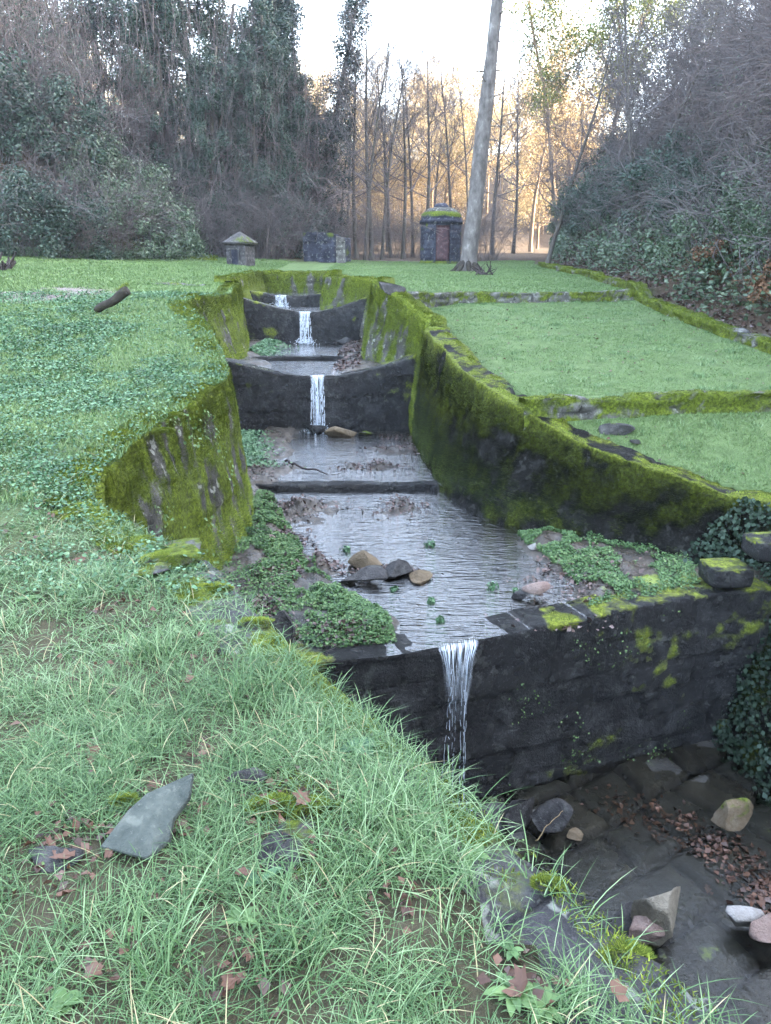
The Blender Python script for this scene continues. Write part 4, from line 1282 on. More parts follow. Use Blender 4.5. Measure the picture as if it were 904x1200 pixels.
def tree_proto(key, seed, H, rad, trunk_m, depth=3, first=.25, n1=16, spread=.5, leaf=None, leaf_m=None, nleaf=0, lsize=.1, sides=5, twig_m=None, lean=.03, bl=.33, up=.12, minr=.006):
    r = np.random.default_rng(seed)
    segs = []; p = np.array([0, 0, -.3]); d = np.array([r.normal(0, lean), r.normal(0, lean), 1.0]); pts = [p]
    ns = 12
    for i in range(ns):
        d = d + np.array([*r.normal(0, .045, 2), .05]); d /= np.linalg.norm(d)
        p2 = p + d * (H + .3) / ns
        segs.append(np.r_[p, p2, rad * (1 - .8 * i / ns) * (1.35 if i == 0 else 1), rad * (1 - .8 * (i + 1) / ns)])
        p = p2; pts.append(p)
    br, tips = [], []
    for k in range(n1):
        t = first + (1 - first) * (k + r.random()) / n1
        i = min(ns - 1, int(t * ns)); f = t * ns - i
        b = pts[i] * (1 - f) + pts[i + 1] * f
        az = r.uniform(0, 2 * np.pi)
        nd = np.array([math.cos(az), math.sin(az), r.uniform(.35, 1.1)]); nd /= np.linalg.norm(nd)
        grow(r, b, nd, H * bl * (1.15 - .7 * t) * r.uniform(.6, 1.2), rad * .38 * (1.1 - .6 * t), depth, br, tips, spread, up=up, minr=minr)
    V1, F1 = tubes(segs, 9)
    V2, F2 = tubes(br, 3)
    parts = [('trunk', V1, F1, trunk_m), ('branches', V2, F2, twig_m or trunk_m)]
    if nleaf:
        T = np.array(tips)
        P = T[r.integers(0, len(T), nleaf)] + r.normal(0, leaf or .25, (nleaf, 3))
        Nn = r.normal(0, 1, (nleaf, 3)); Nn[:, 2] += .6
        V, F = leaves(P, Nn, lsize, seed)
        parts.append(('crown', V, F, leaf_m))
    proto(key, parts)
tree_proto('bareA', 1, 13, .16, M['trunk'], 3, .3, 17, .5, twig_m=M['twig'])
tree_proto('bareB', 2, 12, .13, M['trunk'], 3, .35, 14, .45, twig_m=M['twig'])
tree_proto('bareC', 3, 10, .12, M['trunk'], 3, .2, 15, .6, twig_m=M['twig'], lean=.2)
tree_proto('goldA', 4, 13, .16, M['warmtrunk'], 2, .3, 15, .5, .45, M['gold'], 5200, .17, twig_m=M['warmtrunk'])
tree_proto('goldB', 5, 10, .13, M['warmtrunk'], 2, .15, 15, .55, .5, M['gold'], 6000, .17, twig_m=M['warmtrunk'])
tree_proto('pineA', 6, 16, .20, M['warmtrunk'], 2, .45, 16, .5, .3, M['pine'], 9000, .16, twig_m=M['warmtrunk'], bl=.25)

def ivy_tree(key, seed, H, R, nleaf, leafm, lsize=.09, taper=.6, hang=True):
    r = np.random.default_rng(seed)
    segs = []; br, tips = [], []
    p = np.array([0, 0, -.3]); d = np.array([0, 0, 1.0]); pts = [p]
    for i in range(10):
        d = d + np.array([*r.normal(0, .05, 2), .05]); d /= np.linalg.norm(d)
        p2 = p + d * H / 10; segs.append(np.r_[p, p2, .2 * (1 - .07 * i), .2 * (1 - .07 * (i + 1))]); p = p2; pts.append(p)
    pts = np.array(pts)
    n_c = 110
    C_ = []
    for k in range(n_c):
        t = r.uniform(.06, 1.0) ** .9
        c = pts[min(9, int(t * 10))] + 0
        c = c + (pts[min(10, int(t * 10) + 1)] - c) * (t * 10 - int(t * 10))
        rad = R * (1 - taper * t) * (1.0 if t < .93 else .6)
        az = r.uniform(0, 2 * np.pi); rr = rad * r.uniform(.35, 1.05)
        c2 = c + np.array([math.cos(az) * rr, math.sin(az) * rr, r.normal(0, .2)])
        C_.append((c2, r.uniform(.28, .62)))
        segs_n = np.r_[c, c2, .035, .012]
        br.append(segs_n)
        if r.random() < .6:
            grow(r, c2, (c2 - c) / (np.linalg.norm(c2 - c) + 1e-6), r.uniform(.5, 1.3), .012, 1, br, tips, .6, minr=.005)
    per = nleaf // n_c
    P, Nn = [], []
    for c, s in C_:
        v = r.normal(0, 1, (per, 3)); v /= np.linalg.norm(v, axis=1)[:, None]
        P.append(c + v * s * r.uniform(.5, 1.05, (per, 1)) * np.array([1, 1, 1.25])); Nn.append(v + np.array([0, 0, .4]))
    V, F = leaves(np.concatenate(P), np.concatenate(Nn), lsize, seed, jit=.5)
    V1, F1 = tubes(segs, 8); V2, F2 = tubes(br, 3)
    parts = [('trunk', V1, F1, M['trunk']), ('branches', V2, F2, M['twig']), ('crown', V, F, leafm)]
    if hang:
        hs = []
        for k in range(150):
            az = r.uniform(0, 2 * np.pi); t = r.uniform(.35, .95)
            rad = R * (1 - taper * t) * r.uniform(.8, 1.2)
            c = np.array([math.cos(az) * rad, math.sin(az) * rad, H * t]); L = r.uniform(1, 4.5)
            q = c
            for i in range(7):
                q2 = q + np.array([*r.normal(0, .06, 2), -L / 7]); hs.append(np.r_[q, q2, .009, .008]); q = q2
        V3, F3 = tubes(hs, 3); parts.append(('hanging_vines', V3, F3, M['vine']))
    proto(key, parts)
ivy_tree('ivyA', 11, 13, 1.9, 30000, M['evergreen'], .11)
ivy_tree('ivyB', 12, 11, 2.4, 34000, M['ivy'], .11, taper=.35)
ivy_tree('ivyC', 13, 12.5, 1.5, 26000, M['evergreen'], .10, .7, False)

def shrub(key, seed, R, H, stems, leafn, leafm, lsize=.08, stem_m=None, clumps=40, arch=.9, twigs=3, leaf_lo=0.0, smin=.006, wig=.14):
    r = np.random.default_rng(seed)
    segs = []; tips = []
    for k in range(stems):
        az = r.uniform(0, 2 * np.pi); rr = R * .35 * math.sqrt(r.random())
        p = np.array([math.cos(az) * rr, math.sin(az) * rr, -.3])
        d = np.array([math.cos(az) * r.uniform(.1, .7), math.sin(az) * r.uniform(.1, .7), 1.0]); d /= np.linalg.norm(d)
        L = H * r.uniform(.8, 1.45); n = 8; q = p; rad = r.uniform(.007, .015)
        drop = r.uniform(.08, .32) * arch
        pts = [q]
        for i in range(n):
            d = d + np.array([*r.normal(0, wig, 2), -drop * (i / n) * 1.6]); d /= np.linalg.norm(d)
            q2 = q + d * L / n; segs.append(np.r_[q, q2, rad * (1 - .7 * i / n), rad * (1 - .7 * (i + 1) / n)]); q = q2; pts.append(q)
        for j in range(twigs):
            i = r.integers(3, n); b = pts[i]
            grow(r, b, d + r.normal(0, .6, 3), L * r.uniform(.15, .35), smin * 1.2, 1, segs, tips, .6, 3, .25, (2, 3), minr=smin * .8)
        tips.append(q)
    V1, F1 = tubes(segs, 3)
    parts = [('stems', V1, F1, stem_m or M['twig'])]
    if leafn:
        P, Nn = [], []
        per = leafn // clumps
        for k in range(clumps):
            az = r.uniform(0, 2 * np.pi); ph = math.asin(r.uniform(0, 1) ** .8)
            c = np.array([math.cos(az) * math.cos(ph) * R, math.sin(az) * math.cos(ph) * R, H * (leaf_lo + (1 - leaf_lo) * math.sin(ph)) * .9]) * r.uniform(.65, 1.05)
            s = r.uniform(.25, .55) * R * .5
            v = r.normal(0, 1, (per, 3)); v /= np.linalg.norm(v, axis=1)[:, None]
            P.append(c + v * s * r.uniform(.4, 1.1, (per, 1))); Nn.append(v + np.array([0, -.2, .5]))
        V, F = leaves(np.concatenate(P), np.concatenate(Nn), lsize, seed, jit=.5)
        parts.append(('foliage', V, F, leafm))
    proto(key, parts)
shrub('twigA', 21, 2.2, 3.6, 75, 0, None, stem_m=M['twig'], twigs=5)
shrub('twigB', 22, 2.0, 3.0, 75, 900, M['bramble'], .07, stem_m=M['vine'], twigs=5)
shrub('vineA', 23, 1.8, 5.2, 85, 700, M['ivy'], .07, stem_m=M['vine'], arch=1.6, twigs=4)
shrub('leafA', 24, 1.7, 2.3, 40, 7500, M['bramble'], .09, clumps=50)
shrub('leafB', 25, 1.9, 2.6, 40, 8500, M['ivy'], .085, clumps=55)
shrub('fernA', 26, 1.0, .9, 34, 2600, M['fern'], .09, stem_m=M['fern'], clumps=22, arch=1.4)
shrub('thinA', 27, 1.6, 4.6, 26, 300, M['fern'], .06, stem_m=M['trunk'], arch=.5, twigs=7)

def curtain(key, seed, H=6.5, W=2.2, n=230):
    r = np.random.default_rng(seed); segs = []; tips = []
    for k in range(5):
        x = (k - 2) * W * .4; p = np.array([x * .7, r.normal(0, .3), -.3]); d = np.array([r.normal(0, .08), r.normal(0, .08), 1.0])
        grow(r, p, d, H * r.uniform(.85, 1.05), .07, 2, segs, tips, .45, 8, 0, (4, 6), .4, minr=.008)
    for k in range(n):
        x = r.uniform(-W, W); y = r.normal(0, .7); top = H * (1 - .25 * (x / W) ** 2) * r.uniform(.55, 1.02); L = top * r.uniform(.45, .98); q = np.array([x, y, top]); m_ = 9
        sw = r.normal(0, .12)
        for i in range(m_):
            q2 = q + np.array([sw * L / m_ + r.normal(0, .035), r.normal(0, .035), -L / m_]); segs.append(np.r_[q, q2, .009, .007]); q = q2
        if r.random() < .5:
            segs.append(np.r_[np.array([x, y, top]), np.array([x + r.normal(0, .5), y, top + r.uniform(-.1, .4)]), .01, .006])
    V, F = tubes(segs, 3)
    P = np.array([[r.uniform(-W, W), r.normal(0, .8), 0] for _ in range(5200)]); P[:, 2] = H * (1 - .25 * (P[:, 0] / W) ** 2) * r.uniform(0, 1.02, 5200) ** .8
    P = P[fbm(P[:, 0] * 1.2, P[:, 1], P[:, 2] * .8, seed=seed) > .50]
    V2, F2 = leaves(P, r.normal(0, 1, (len(P), 3)) + np.array([0, -.6, .3]), .10, seed)
    proto(key, [('stems', V, F, M['vine']), ('foliage', V2, F2, M['ivy'])])
curtain('curtA', 71); curtain('curtB', 72, 7.5, 1.8, 200)
r = np.random.default_rng(77)
# ---- left wooded bank: u, Y, proto, scale, label
GL = 'thicket on the left bank'
def pl(key, name, u, Y, s, label, cat, group=None, dz=0, sz=None, tilt=(0, 0), vbase=None):
    x = atU(u, Y)
    z = G1(x, Y) + dz
    return place(key, name, (x, Y, z), s, r.uniform(0, 6.28) if not key.startswith('curt') else r.normal(.2, .3), label, cat, group, tilt, sz)
Lf = [
 ('leafB', 'leafy_shrub', 20, 27.5, 1.2, 'dark leafy shrub at the far left edge of the lawn'),
 ('leafB', 'leafy_shrub', 62, 28.2, 1.15, 'dark leafy shrub second from the left lawn edge'),
 ('twigB', 'vine_thicket', 122, 30.0, 1.0, 'brown tangled vine mound between the dark shrub and the pale leaved shrub'),
 ('leafA', 'leafy_shrub', 172, 31.5, 1.25, 'pale leaved domed shrub left of the mossy slope'),
 ('leafA', 'leafy_shrub', 145, 33.0, 1.35, 'pale leaved shrub higher behind the vine mound'),
 ('leafB', 'leafy_shrub', 15, 31.5, 1.5, 'broad dark shrub above the far left lawn edge'),
 ('leafB', 'leafy_shrub', 75, 32.5, 1.5, 'tall dark shrub behind the second left shrub'),
 ('curtB', 'vine_thicket', 40, 33.0, .8, 'hanging purple brown vines at the far left'),
 ('curtA', 'vine_thicket', 95, 34.0, .8, 'hanging purple brown vines above the vine mound'),
 ('curtA', 'vine_thicket', 5, 36.0, 1.05, 'tall hanging vines in the upper left corner'),
 ('curtA', 'vine_thicket', 70, 37.5, 1.05, 'tall hanging vines high on the left bank'),
 ('curtA', 'vine_thicket', 130, 37.0, 1.0, 'tall hanging vines left of the ivy trees'),
 ('curtB', 'vine_thicket', 180, 37.0, .75, 'arching vines at the foot of the ivy trees'),
 ('twigA', 'bare_shrub', 270, 36.0, .75, 'grey bare shrub behind the stone hut'),
 ('twigA', 'bare_shrub', 305, 36.5, .8, 'grey bare shrub right of the stone hut'),
 ('twigB', 'bare_shrub', 325, 38.0, .95, 'brown bare shrub left of the ruined building'),
 ('twigA', 'bare_shrub', 240, 36.5, 1.1, 'grey bare shrub above the mossy slope'),
 ('twigB', 'bare_shrub', 290, 39.0, 1.0, 'tall brown bare shrub between the ivy columns'),
 ('leafA', 'leafy_shrub', 210, 35.0, 1.0, 'small pale shrub at the top of the mossy slope'),
 
 ('vineA', 'vine_thicket', 318, 40.0, 1.5, 'brown hanging vines on the tallest ivy column'),
]
for key, name, u, Y, s, lb in Lf:
    pl(key, name, u, Y, s, lb, 'shrub' if 'shrub' in name else 'vines', GL)
Tl = [
 ('ivyB', 25, 38, 1.05, 'ivy covered tree in the upper left corner'),
 ('ivyB', 80, 40, 1.10, 'ivy covered tree behind the hanging vines'),
 ('ivyA', 145, 40, 1.05, 'ivy covered tree right of the upper left sky gap'),
 ('ivyA', 190, 42, 1.00, 'slim ivy covered tree left of the big ivy mass'),
 ('ivyB', 235, 40, 1.20, 'broad dark ivy covered tree above the mossy slope'),
 ('ivyB', 275, 42, 1.05, 'broad ivy covered tree behind the stone hut'),
 ('ivyA', 310, 42.5, 1.05, 'tall ivy covered tree left of the pointed column'),
 ('ivyC', 350, 42, 1.12, 'dark pointed ivy column nearest the central sky gap'),
 ('ivyC', 370, 44, 1.08, 'thin ragged ivy column at the edge of the central sky gap'),
]
Tl += [('ivyB', 330, 40, 1.0, 'dense ivy draped tree right behind the stone hut'), ('ivyB', 300, 38, .8, 'low dense ivy mass behind the stone hut'), ('ivyB', 352, 43, .85, 'ivy mass at the base of the pointed column'),
       ('ivyA', 330, 44, 1.15, 'tall dark ivy tree filling the gap left of the pointed column'), ('ivyB', 205, 38, .95, 'ivy draped tree above the pale domed shrub'), ('ivyB', 255, 37.5, .8, 'ivy mass above the mossy slope')]
for key, u, Y, s, lb in Tl:
    pl(key, 'ivy_clad_tree', u, Y, s, lb, 'tree', 'ivy clad trees on the left bank', sz=None)
for u, Y, s, lb in ((215, 36.5, .95, 'bare crooked tree in front of the broad ivy tree'), (165, 35, .85, 'bare tree behind the pale leaved shrub'),
                 ):
    pl('bareC', 'bare_tree', u, Y, s, lb, 'tree', 'bare trees on the left bank')
for u, Y, s, lb in ((200, 58, 1.3, 'bare tree seen against the sky behind the left ivy trees'), (120, 55, 1.2, 'bare tree in the upper left sky gap'), (270, 60, 1.3, 'bare tree behind the tallest ivy trees')):
    pl('bareA', 'bare_tree', u, Y, s, lb, 'tree', 'bare trees on the left bank')

# ---- central slender trees
cen = [(398, 44, .78, 'bareB'), (418, 43, .85, 'bareA'), (428, 41, .92, 'bareB'), (436, 41.5, .95, 'bareA'), (447, 42, .85, 'bareB'), (459, 45, .9, 'bareB'), (472, 43, .82, 'bareA'), (483, 47, .95, 'bareB'),
       (498, 46, .9, 'bareA'), (528, 48, .95, 'bareB'), (388, 50, .9, 'bareC'), (576, 50, .95, 'bareA'), (548, 56, 1.1, 'bareB'), (408, 58, 1.1, 'bareA'), (455, 60, 1.15, 'bareA'), (505, 62, 1.15, 'bareB'), (600, 54, 1.0, 'bareA')]
clab = ['slender bare tree left of the central clump', 'bare tree at the left of the central clump', 'straight bare trunk in the middle of the central clump', 'thicker bare tree in the central clump',
        'slim bare tree just right of the central clump', 'thin bare tree between the clump and the tower', 'bare tree third left of the round tower', 'thin bare tree second left of the round tower',
        'bare tree directly left of the round tower', 'bare tree rising behind the round tower', 'leaning bare tree beside the ivy column', 'bare tree just right of the tall pine trunk', 'distant bare tree behind the pine trunk',
        'distant bare tree in the golden light at the left', 'distant bare tree in the golden light at the middle', 'distant bare tree behind the tower', 'bare tree where the right hillside meets the golden light']
for (u, Y, s, k), lb in zip(cen, clab):
    s *= .88 if Y < 52 else .80
    pl(k, 'bare_tree', u, Y, s, lb, 'tree', 'slender bare trees at the valley head', sz=s)
for u, Y, s, k, lb in ((404, 44, .6, 'twigB', 'brown shrub right of the ruined building'), (455, 46, .8, 'twigA', 'grey undergrowth shrub behind the central clump'), (485, 45, .7, 'twigB', 'brown shrub left of the tower'),
                    (545, 44, .75, 'twigA', 'grey shrub behind the pine trunk foot'), (425, 49, .9, 'twigB', 'brown shrub far behind the central clump'), (515, 50, .9, 'twigB', 'brown shrub behind the tower'),
                    (568, 41, .75, 'twigA', 'grey bare shrub right of the pine foot'), (378, 45.5, .85, 'twigA', 'grey shrub arching over the ruined building')):
    pl(k, 'bare_shrub', u, Y, s, lb, 'shrub', 'shrubs at the valley head')

# ---- far golden hillside
fs = 0
for k in range(84):
    Y = r.uniform(62, 112); u = r.uniform(340, 700) if k < 66 else r.uniform(40, 330)
    key = 'goldA' if k % 2 else 'goldB'
    pl(key, 'autumn_tree', u, Y, r.uniform(.62, .92), 'sunlit golden autumn tree on the far hillside', 'tree', 'sunlit trees on the far hillside')

# ---- right hillside
GR = 'thicket on the right hillside'
cnt = 0
def hill_fill():
    global cnt
    k = 0
    for (Y, xs) in ((13.5, (8.6, 10.2)), (16, (8.4, 9.6, 11.0)), (19, (7.8, 9.4, 11)), (22, (8.2, 9.8, 11.4, 13)), (25.5, (8.6, 10.4, 12.2, 14)), (29, (9, 11, 13, 15.2)), (33, (9, 11.2, 13.4, 15.8, 18)),
                    (37, (8.6, 11, 13.6, 16.2, 19)), (41, (9.5, 12, 15, 18, 21)), (45, (12, 15, 18, 22))):
        for j, x in enumerate(xs):
            x = x + r.normal(0, .35); y = Y + r.normal(0, .5)
            d = x - side_x(RBND, y)
            key = ('twigA', 'leafA', 'twigB', 'vineA', 'twigA', 'leafB', 'twigB')[k % 7] if j > 0 else ('leafB', 'leafA', 'leafA', 'twigB')[k % 4]
            s = (.85 + .02 * Y * .6) * r.uniform(.8, 1.1)
            if key.startswith('leaf'): s *= .8
            if key == 'vineA': s *= .8
            e = place(key, 'leafy_shrub' if key.startswith('leaf') else 'bare_thicket', (x, y, G1(x, y)), s, r.uniform(0, 6.28),
                      'green leafy shrub among the grey twigs of the right hillside' if key.startswith('leaf') else 'grey brown bare thicket on the right hillside', 'shrub', GR, (0, -.25))
            k += 1
hill_fill()
for x, y, s, lb in ((7.5, 11.2, .9, 'rusty dead bracken clump nearest the right edge, beyond the kerb wall'), (7.4, 12.9, .9, 'rusty dead bracken clump second along the kerb wall'), (7.5, 15, .8, 'rusty dead bracken clump behind the middle lawn'),
                 (7.6, 18, .8, 'small brown bracken clump farther along the kerb wall'), (8.7, 14.2, .9, 'brown bracken clump higher on the right slope')):
    place('fernA', 'bracken', (x, y, G1(x, y)), s, r.uniform(0, 6), lb, 'bracken', 'dead bracken along the right kerb')
# thin leaning saplings on the right slope
for u, Y, s, lb, tl in ((640, 33, .9, 'thin leaning sapling at the left of the right hillside', -.25), (720, 28, .85, 'long thin tree leaning left across the right hillside', -.30), (760, 26, .8, 'thin bare sapling in the middle of the right hillside', -.2),
                    (850, 22, .75, 'thin bare sapling near the right edge of the hillside', -.15), (720, 38, 1.0, 'bare tree on the skyline of the right hillside', -.1), (800, 36, .9, 'bare tree high on the right hillside', -.15)):
    pl('bareC', 'bare_tree', u, Y, s, lb, 'tree', 'bare trees on the right hillside', tilt=(0, tl))
# sunlit tree tops at the crest
for u, Y, s, k, lb in ((650, 56, 1.0, 'pineA', 'sunlit pine on the skyline left of the crest'), (690, 54, 1.05, 'pineA', 'sunlit pine above the middle of the right hillside'), (735, 56, 1.1, 'pineA', 'sunlit pine behind the right crest'),
                    (780, 55, 1.1, 'pineA', 'sunlit pine at the top right skyline'), (620, 60, 1.0, 'goldA', 'sunlit golden tree beyond the pine trunk'), (665, 62, 1.2, 'goldA', 'sunlit golden tree on the skyline')):
    pl(k, 'skyline_tree', u, Y, s, lb, 'tree', 'sunlit trees on the skyline')

# ---- the tall pine trunk
def pine():
    Yp = 31.0
    b = pxY(548, 318, Yp); t = pxY(590, -60, Yp)
    zb = G1(b[0], Yp)
    e = empty('pine_tree', (b[0], Yp, zb), 'tall bare pine trunk leaning slightly right beside the stone tower', 'tree')
    n = 34
    tt = np.linspace(0, 1.35, n)
    top = np.array([t[0] - b[0], 0, t[2] - zb])
    pts = [np.array([top[0] * q - .10 * math.sin(q * 2.2) * 0, .05 * math.sin(q * 5), -.25 + (top[2] + .25) * q]) for q in tt]
    rad = [(.40 if q < .01 else .34) * (1 - .48 * q) * (1.25 if q < .03 else 1) for q in tt]
    path_tube('trunk', pts, rad, M['pinebark'], e, k=18, wob=.12, seed=3)
    rr = np.random.default_rng(5)
    segs = []
    for k in range(22):
        q = rr.uniform(.35, 1.0); i = int(q / 1.35 * (n - 1)); p = pts[i]; az = rr.uniform(0, 6.28)
        d = np.array([math.cos(az), math.sin(az) * .6, rr.uniform(-.1, .4)]); L = rr.uniform(.25, .7)
        m1 = p + d * rad[i] * .8; m2 = m1 + d * L * .6; m3 = m2 + (d + rr.normal(0, .3, 3)) * L * .5
        segs += [np.r_[m1, m2, .03, .018], np.r_[m2, m3, .018, .008]]
    V, F = tubes(segs, 5)
    mesh_np('dead_branch_stubs', V, F, M['pinebark'], e)
    segs = []
    for az in np.linspace(0, 6.28, 8, endpoint=False):
        d = np.array([math.cos(az), math.sin(az), 0])
        segs += [np.r_[d * .22 + [0, 0, .32], d * .52 + [0, 0, .02], .12, .08], np.r_[d * .52 + [0, 0, .02], d * .85 + [0, 0, -.12], .08, .03]]
    V, F = tubes(segs, 7)
    mesh_np('roots', V, F, M['log'], e)
    # crown far above the picture
    br, tips = [], []
    for k in range(26):
        i = rr.integers(int(n * .86), n); az = rr.uniform(0, 6.28)
        grow(rr, pts[i], np.array([math.cos(az), math.sin(az), .35]), rr.uniform(1.2, 2.6), .05, 2, br, tips, .5, minr=.01)
    V, F = tubes(br, 3); mesh_np('branches', V, F, M['trunk'], e)
    T = np.array(tips); P = T[rr.integers(0, len(T), 6000)] + rr.normal(0, .25, (6000, 3))
    V, F = leaves(P, rr.normal(0, 1, (6000, 3)), .14, 4, .25); mesh_np('crown', V, F, M['evergreen'], e)
pine()

# ---- logs, stumps, branches
def log():
    a = px(112, 357, 1.0); b = px(151, 342, 1.12)
    Yl = a[1]
    z0 = G1(a[0], Yl)
    A = np.array([a[0], Yl, z0 + .04]); B = pxY(150, 341, Yl - .1)
    e = empty('log', tuple(A), 'short cut log with a mossy end lying on the left lawn', 'log')
    pts = [(B - A) * t + np.array([0, 0, .015 * math.sin(t * 9)]) for t in np.linspace(0, 1, 12)]
    path_tube('wood', pts, [.05, .065, .07, .072, .074, .076, .078, .08, .08, .08, .08, .075], M['log'], e, 14, .2, 3)
    d = (B - A) / np.linalg.norm(B - A)
    path_tube('cut_end', [(B - A) - d * .002, (B - A) + d * .012], [.066, .06], M['log'], e, 14)
    rr = np.random.default_rng(3)
    P = np.array([pts[i] for i in rr.integers(8, 12, 500)]) + rr.normal(0, .02, (500, 3)) + np.array([0, 0, .1])
    V, q, t = blades(P, .02, .008, 3, segs=1)
    o = mesh_np('moss', V, t, M['moss'], e); o['kind'] = 'stuff'
log()
def tangle(name, label, cat, p, R, H, n, seed, m, rad=.02, flat=1.0):
    rr = np.random.default_rng(seed); segs = []; tips = []
    for k in range(n):
        az = rr.uniform(0, 6.28); d = np.array([math.cos(az), math.sin(az) * flat, rr.uniform(.1, 1.1) * H / R]); d /= np.linalg.norm(d)
        grow(rr, np.array([rr.normal(0, R * .25), rr.normal(0, R * .15), -.02]), d, R * rr.uniform(.6, 1.1), rad, 1, segs, tips, .5, 3, .1, (1, 3), minr=rad * .3)
    V, F = tubes(segs, 6)
    o = mesh_np(name, V, F, m); o.location = p
    tag(o, label, cat)
    return o
q = px(583, 327, 1.3); tangle('root_tangle', 'small black tangle of dead roots on the upper lawn by the pine', 'dead roots', (q[0], 27.5, G1(atU(583, 27.5), 27.5) + .02), .55, .35, 12, 3, M['deadwood'], .035)
x5 = atU(2, 22); o = tangle('stump', 'dark uprooted stump at the left picture edge', 'stump', (x5, 22, G1(x5, 22)), .45, .4, 16, 5, M['deadwood'], .08)
def stick(label, pts, rad, name='stick', m='deadwood', side=()):
    P = np.array(pts); e = P[0].copy()
    k = np.linspace(0, 1, 14); d = np.linspace(0, 1, len(P))
    Q = np.stack([np.interp(k, d, P[:, i]) for i in range(3)], 1) - e
    rr = np.random.default_rng(len(label)); Q[1:-1] += rr.normal(0, rad * .7, (12, 3))
    o = path_tube(name, Q, np.linspace(rad, rad * .4, 14), M[m], None, 7)
    o.location = e
    tag(o, label, 'stick')
    return o
stick('curved dark branch lying in the water below the second weir', [px(335, 540, -1.36), px(350, 547, -1.34), px(366, 550, -1.36), px(384, 556, -1.39)], .022, 'branch')
stick('pale broken stick at the water edge under the near bank', [px(628, 985, -3.0), px(640, 970, -2.9), px(660, 950, -2.8)], .006, 'stick', 'cutwood')
stick('bare fallen pole lying left of the pine trunk', [pxY(568, 331, 24), pxY(600, 333, 24.2), pxY(636, 334, 24.4)], .03, 'pole', 'pinebark')

# mossy slope left of the hut
def slope_patch():
    P = []
    rr = np.random.default_rng(8)
    u = rr.uniform(214, 256, 9000); Yv = rr.uniform(32.5, 36.5, 9000)
    x = (u - 452) / 900 * Yv / 1.045
    z = G(x, Yv)
    V, q, t = blades(np.stack([x, Yv, z + .0], 1), rr.uniform(.06, .16, 9000), .035, 9, segs=1, lean=.5)
    o = mesh_np('moss_bank', V, t, M['moss'])
    tag(o, 'bright mossy bank left of the stone hut', 'moss', kind='stuff')
slope_patch()

# ------------------------------------------------------------------ ground cover
def in_view(x, y, z, m=.12):
    dz = z - CAMZ
    f = y * CS - dz * SN
    up = y * SN + dz * CS
    f = np.maximum(f, .05)
    return (np.abs(x / f) < (.5022 + m)) & (np.abs(up / f) < (.6667 + m)) 
def bank_area(n, x0, x1, y0, y1, seed, left=True, edge=.05, dens_fall=0):
    rr = np.random.default_rng(seed)
    x = rr.uniform(x0, x1, n); y = rr.uniform(y0, y1, n)
    ok = ~chan_mask(x, y, edge)
    xm = np.interp(y, [0, 6, 14, 20, 28], [3, .7, -1.2, -2.2, -3])
    ok &= (x < xm) if left else (x > xm)
    ok &= (side_x(LBND, y) - x < 1.0) & (x - side_x(RBND, y) < -.3)
    if dens_fall: ok &= rr.random(n) < np.clip(dens_fall / np.maximum(y, .1), .05, 1)
    x, y = x[ok], y[ok]
    z = G(x, y)
    v = in_view(x, y, z)
    return x[v], y[v], z[v], rr
def stuff(name, V, F, m, label, cat='plants', smooth=False):
    o = mesh_np(name, V, F, m, smooth=smooth)
    return tag(o, label, cat, kind='stuff')

# near meadow grass
x, y, z, rr = bank_area(430000, -4.2, 1.4, .9, 6.2, 1, True, .0, 2.2)
patch = fbm(x * 1.3, y * 1.3, seed=91); gap = fbm(x * 4.5, y * 4.5, seed=92)
dl_ = dist_line(x, y, LW[:, :2])
inside = dl_ < .19 + .04 * np.sin(y * 9)
bare_spots = np.zeros_like(x)
for (u, v, a) in ((75, 1010, .11), (110, 985, .08), (170, 965, .13), (340, 975, .13), (320, 930, .12), (350, 1000, .12), (60, 985, .08), (120, 1130, .07), (270, 1140, .08), (240, 880, .07), (105, 880, .07), (470, 1060, .1), (180, 915, .08), (610, 1150, .07), (90, 655, .12), (130, 710, .1)):
    c = px(u, v, 0); bare_spots = np.maximum(bare_spots, np.exp(-((x - c[0]) ** 2 + (y - c[1]) ** 2) / (a * 1.15) ** 2))
pr = np.clip(.42 + (patch - .4) * 2.0, .25, 1) * np.clip((gap - .31) * 6, .20, 1) * (1 - .93 * bare_spots)
pr *= np.where(inside, .06 + .74 * np.maximum(sstep(1.75, 2.15, y), sstep(1.38, 1.25, y)), 1)
keep = rr.random(len(x)) < pr * 1.25
x, y, z, patch = x[keep], y[keep], z[keep], patch[keep]
h = (.035 + .075 * rr.random(len(x)) ** 1.4) * (.65 + .9 * np.clip(patch - .2, 0, 1))
h *= np.where(y > 4, .6, 1)
V, q, t = blades(np.stack([x, y, z - .01], 1), h, rr.uniform(.0018, .0042, len(x)) * np.where(y > 3, 1.5, 1), 2, bend=1.35, segs=4, lean=.8)
stuff('grass', V, [q, t], M['grass'], 'long arching green grass covering the near bank', 'grass')
print('near grass', len(x))
# tussocks
tv, tq, tt_, off = [], [], [], 0
for (u, v, n, hh) in ((290, 820, 90, .20), (330, 800, 70, .17), (500, 1010, 120, .14), (400, 1020, 130, .15), (180, 1130, 120, .16), (330, 1110, 110, .16), (180, 760, 150, .16), (460, 965, 260, .17)):
    c = px(u, v, .0)
    P = np.stack([c[0] + rr.normal(0, .07, n), c[1] + rr.normal(0, .07, n), np.full(n, G1(c[0], c[1]) - .01)], 1)
    V, q, t = blades(P, rr.uniform(.5, 1.1, n) * hh, rr.uniform(.003, .0055, n), int(u), bend=.9, segs=5, lean=.55)
    tv.append(V); tq.append(q + off); tt_.append(t + off); off += len(V)
stuff('grass_tufts', np.concatenate(tv), [np.concatenate(tq), np.concatenate(tt_)], M['grass'], 'taller grass tussocks standing out of the near bank', 'grass')
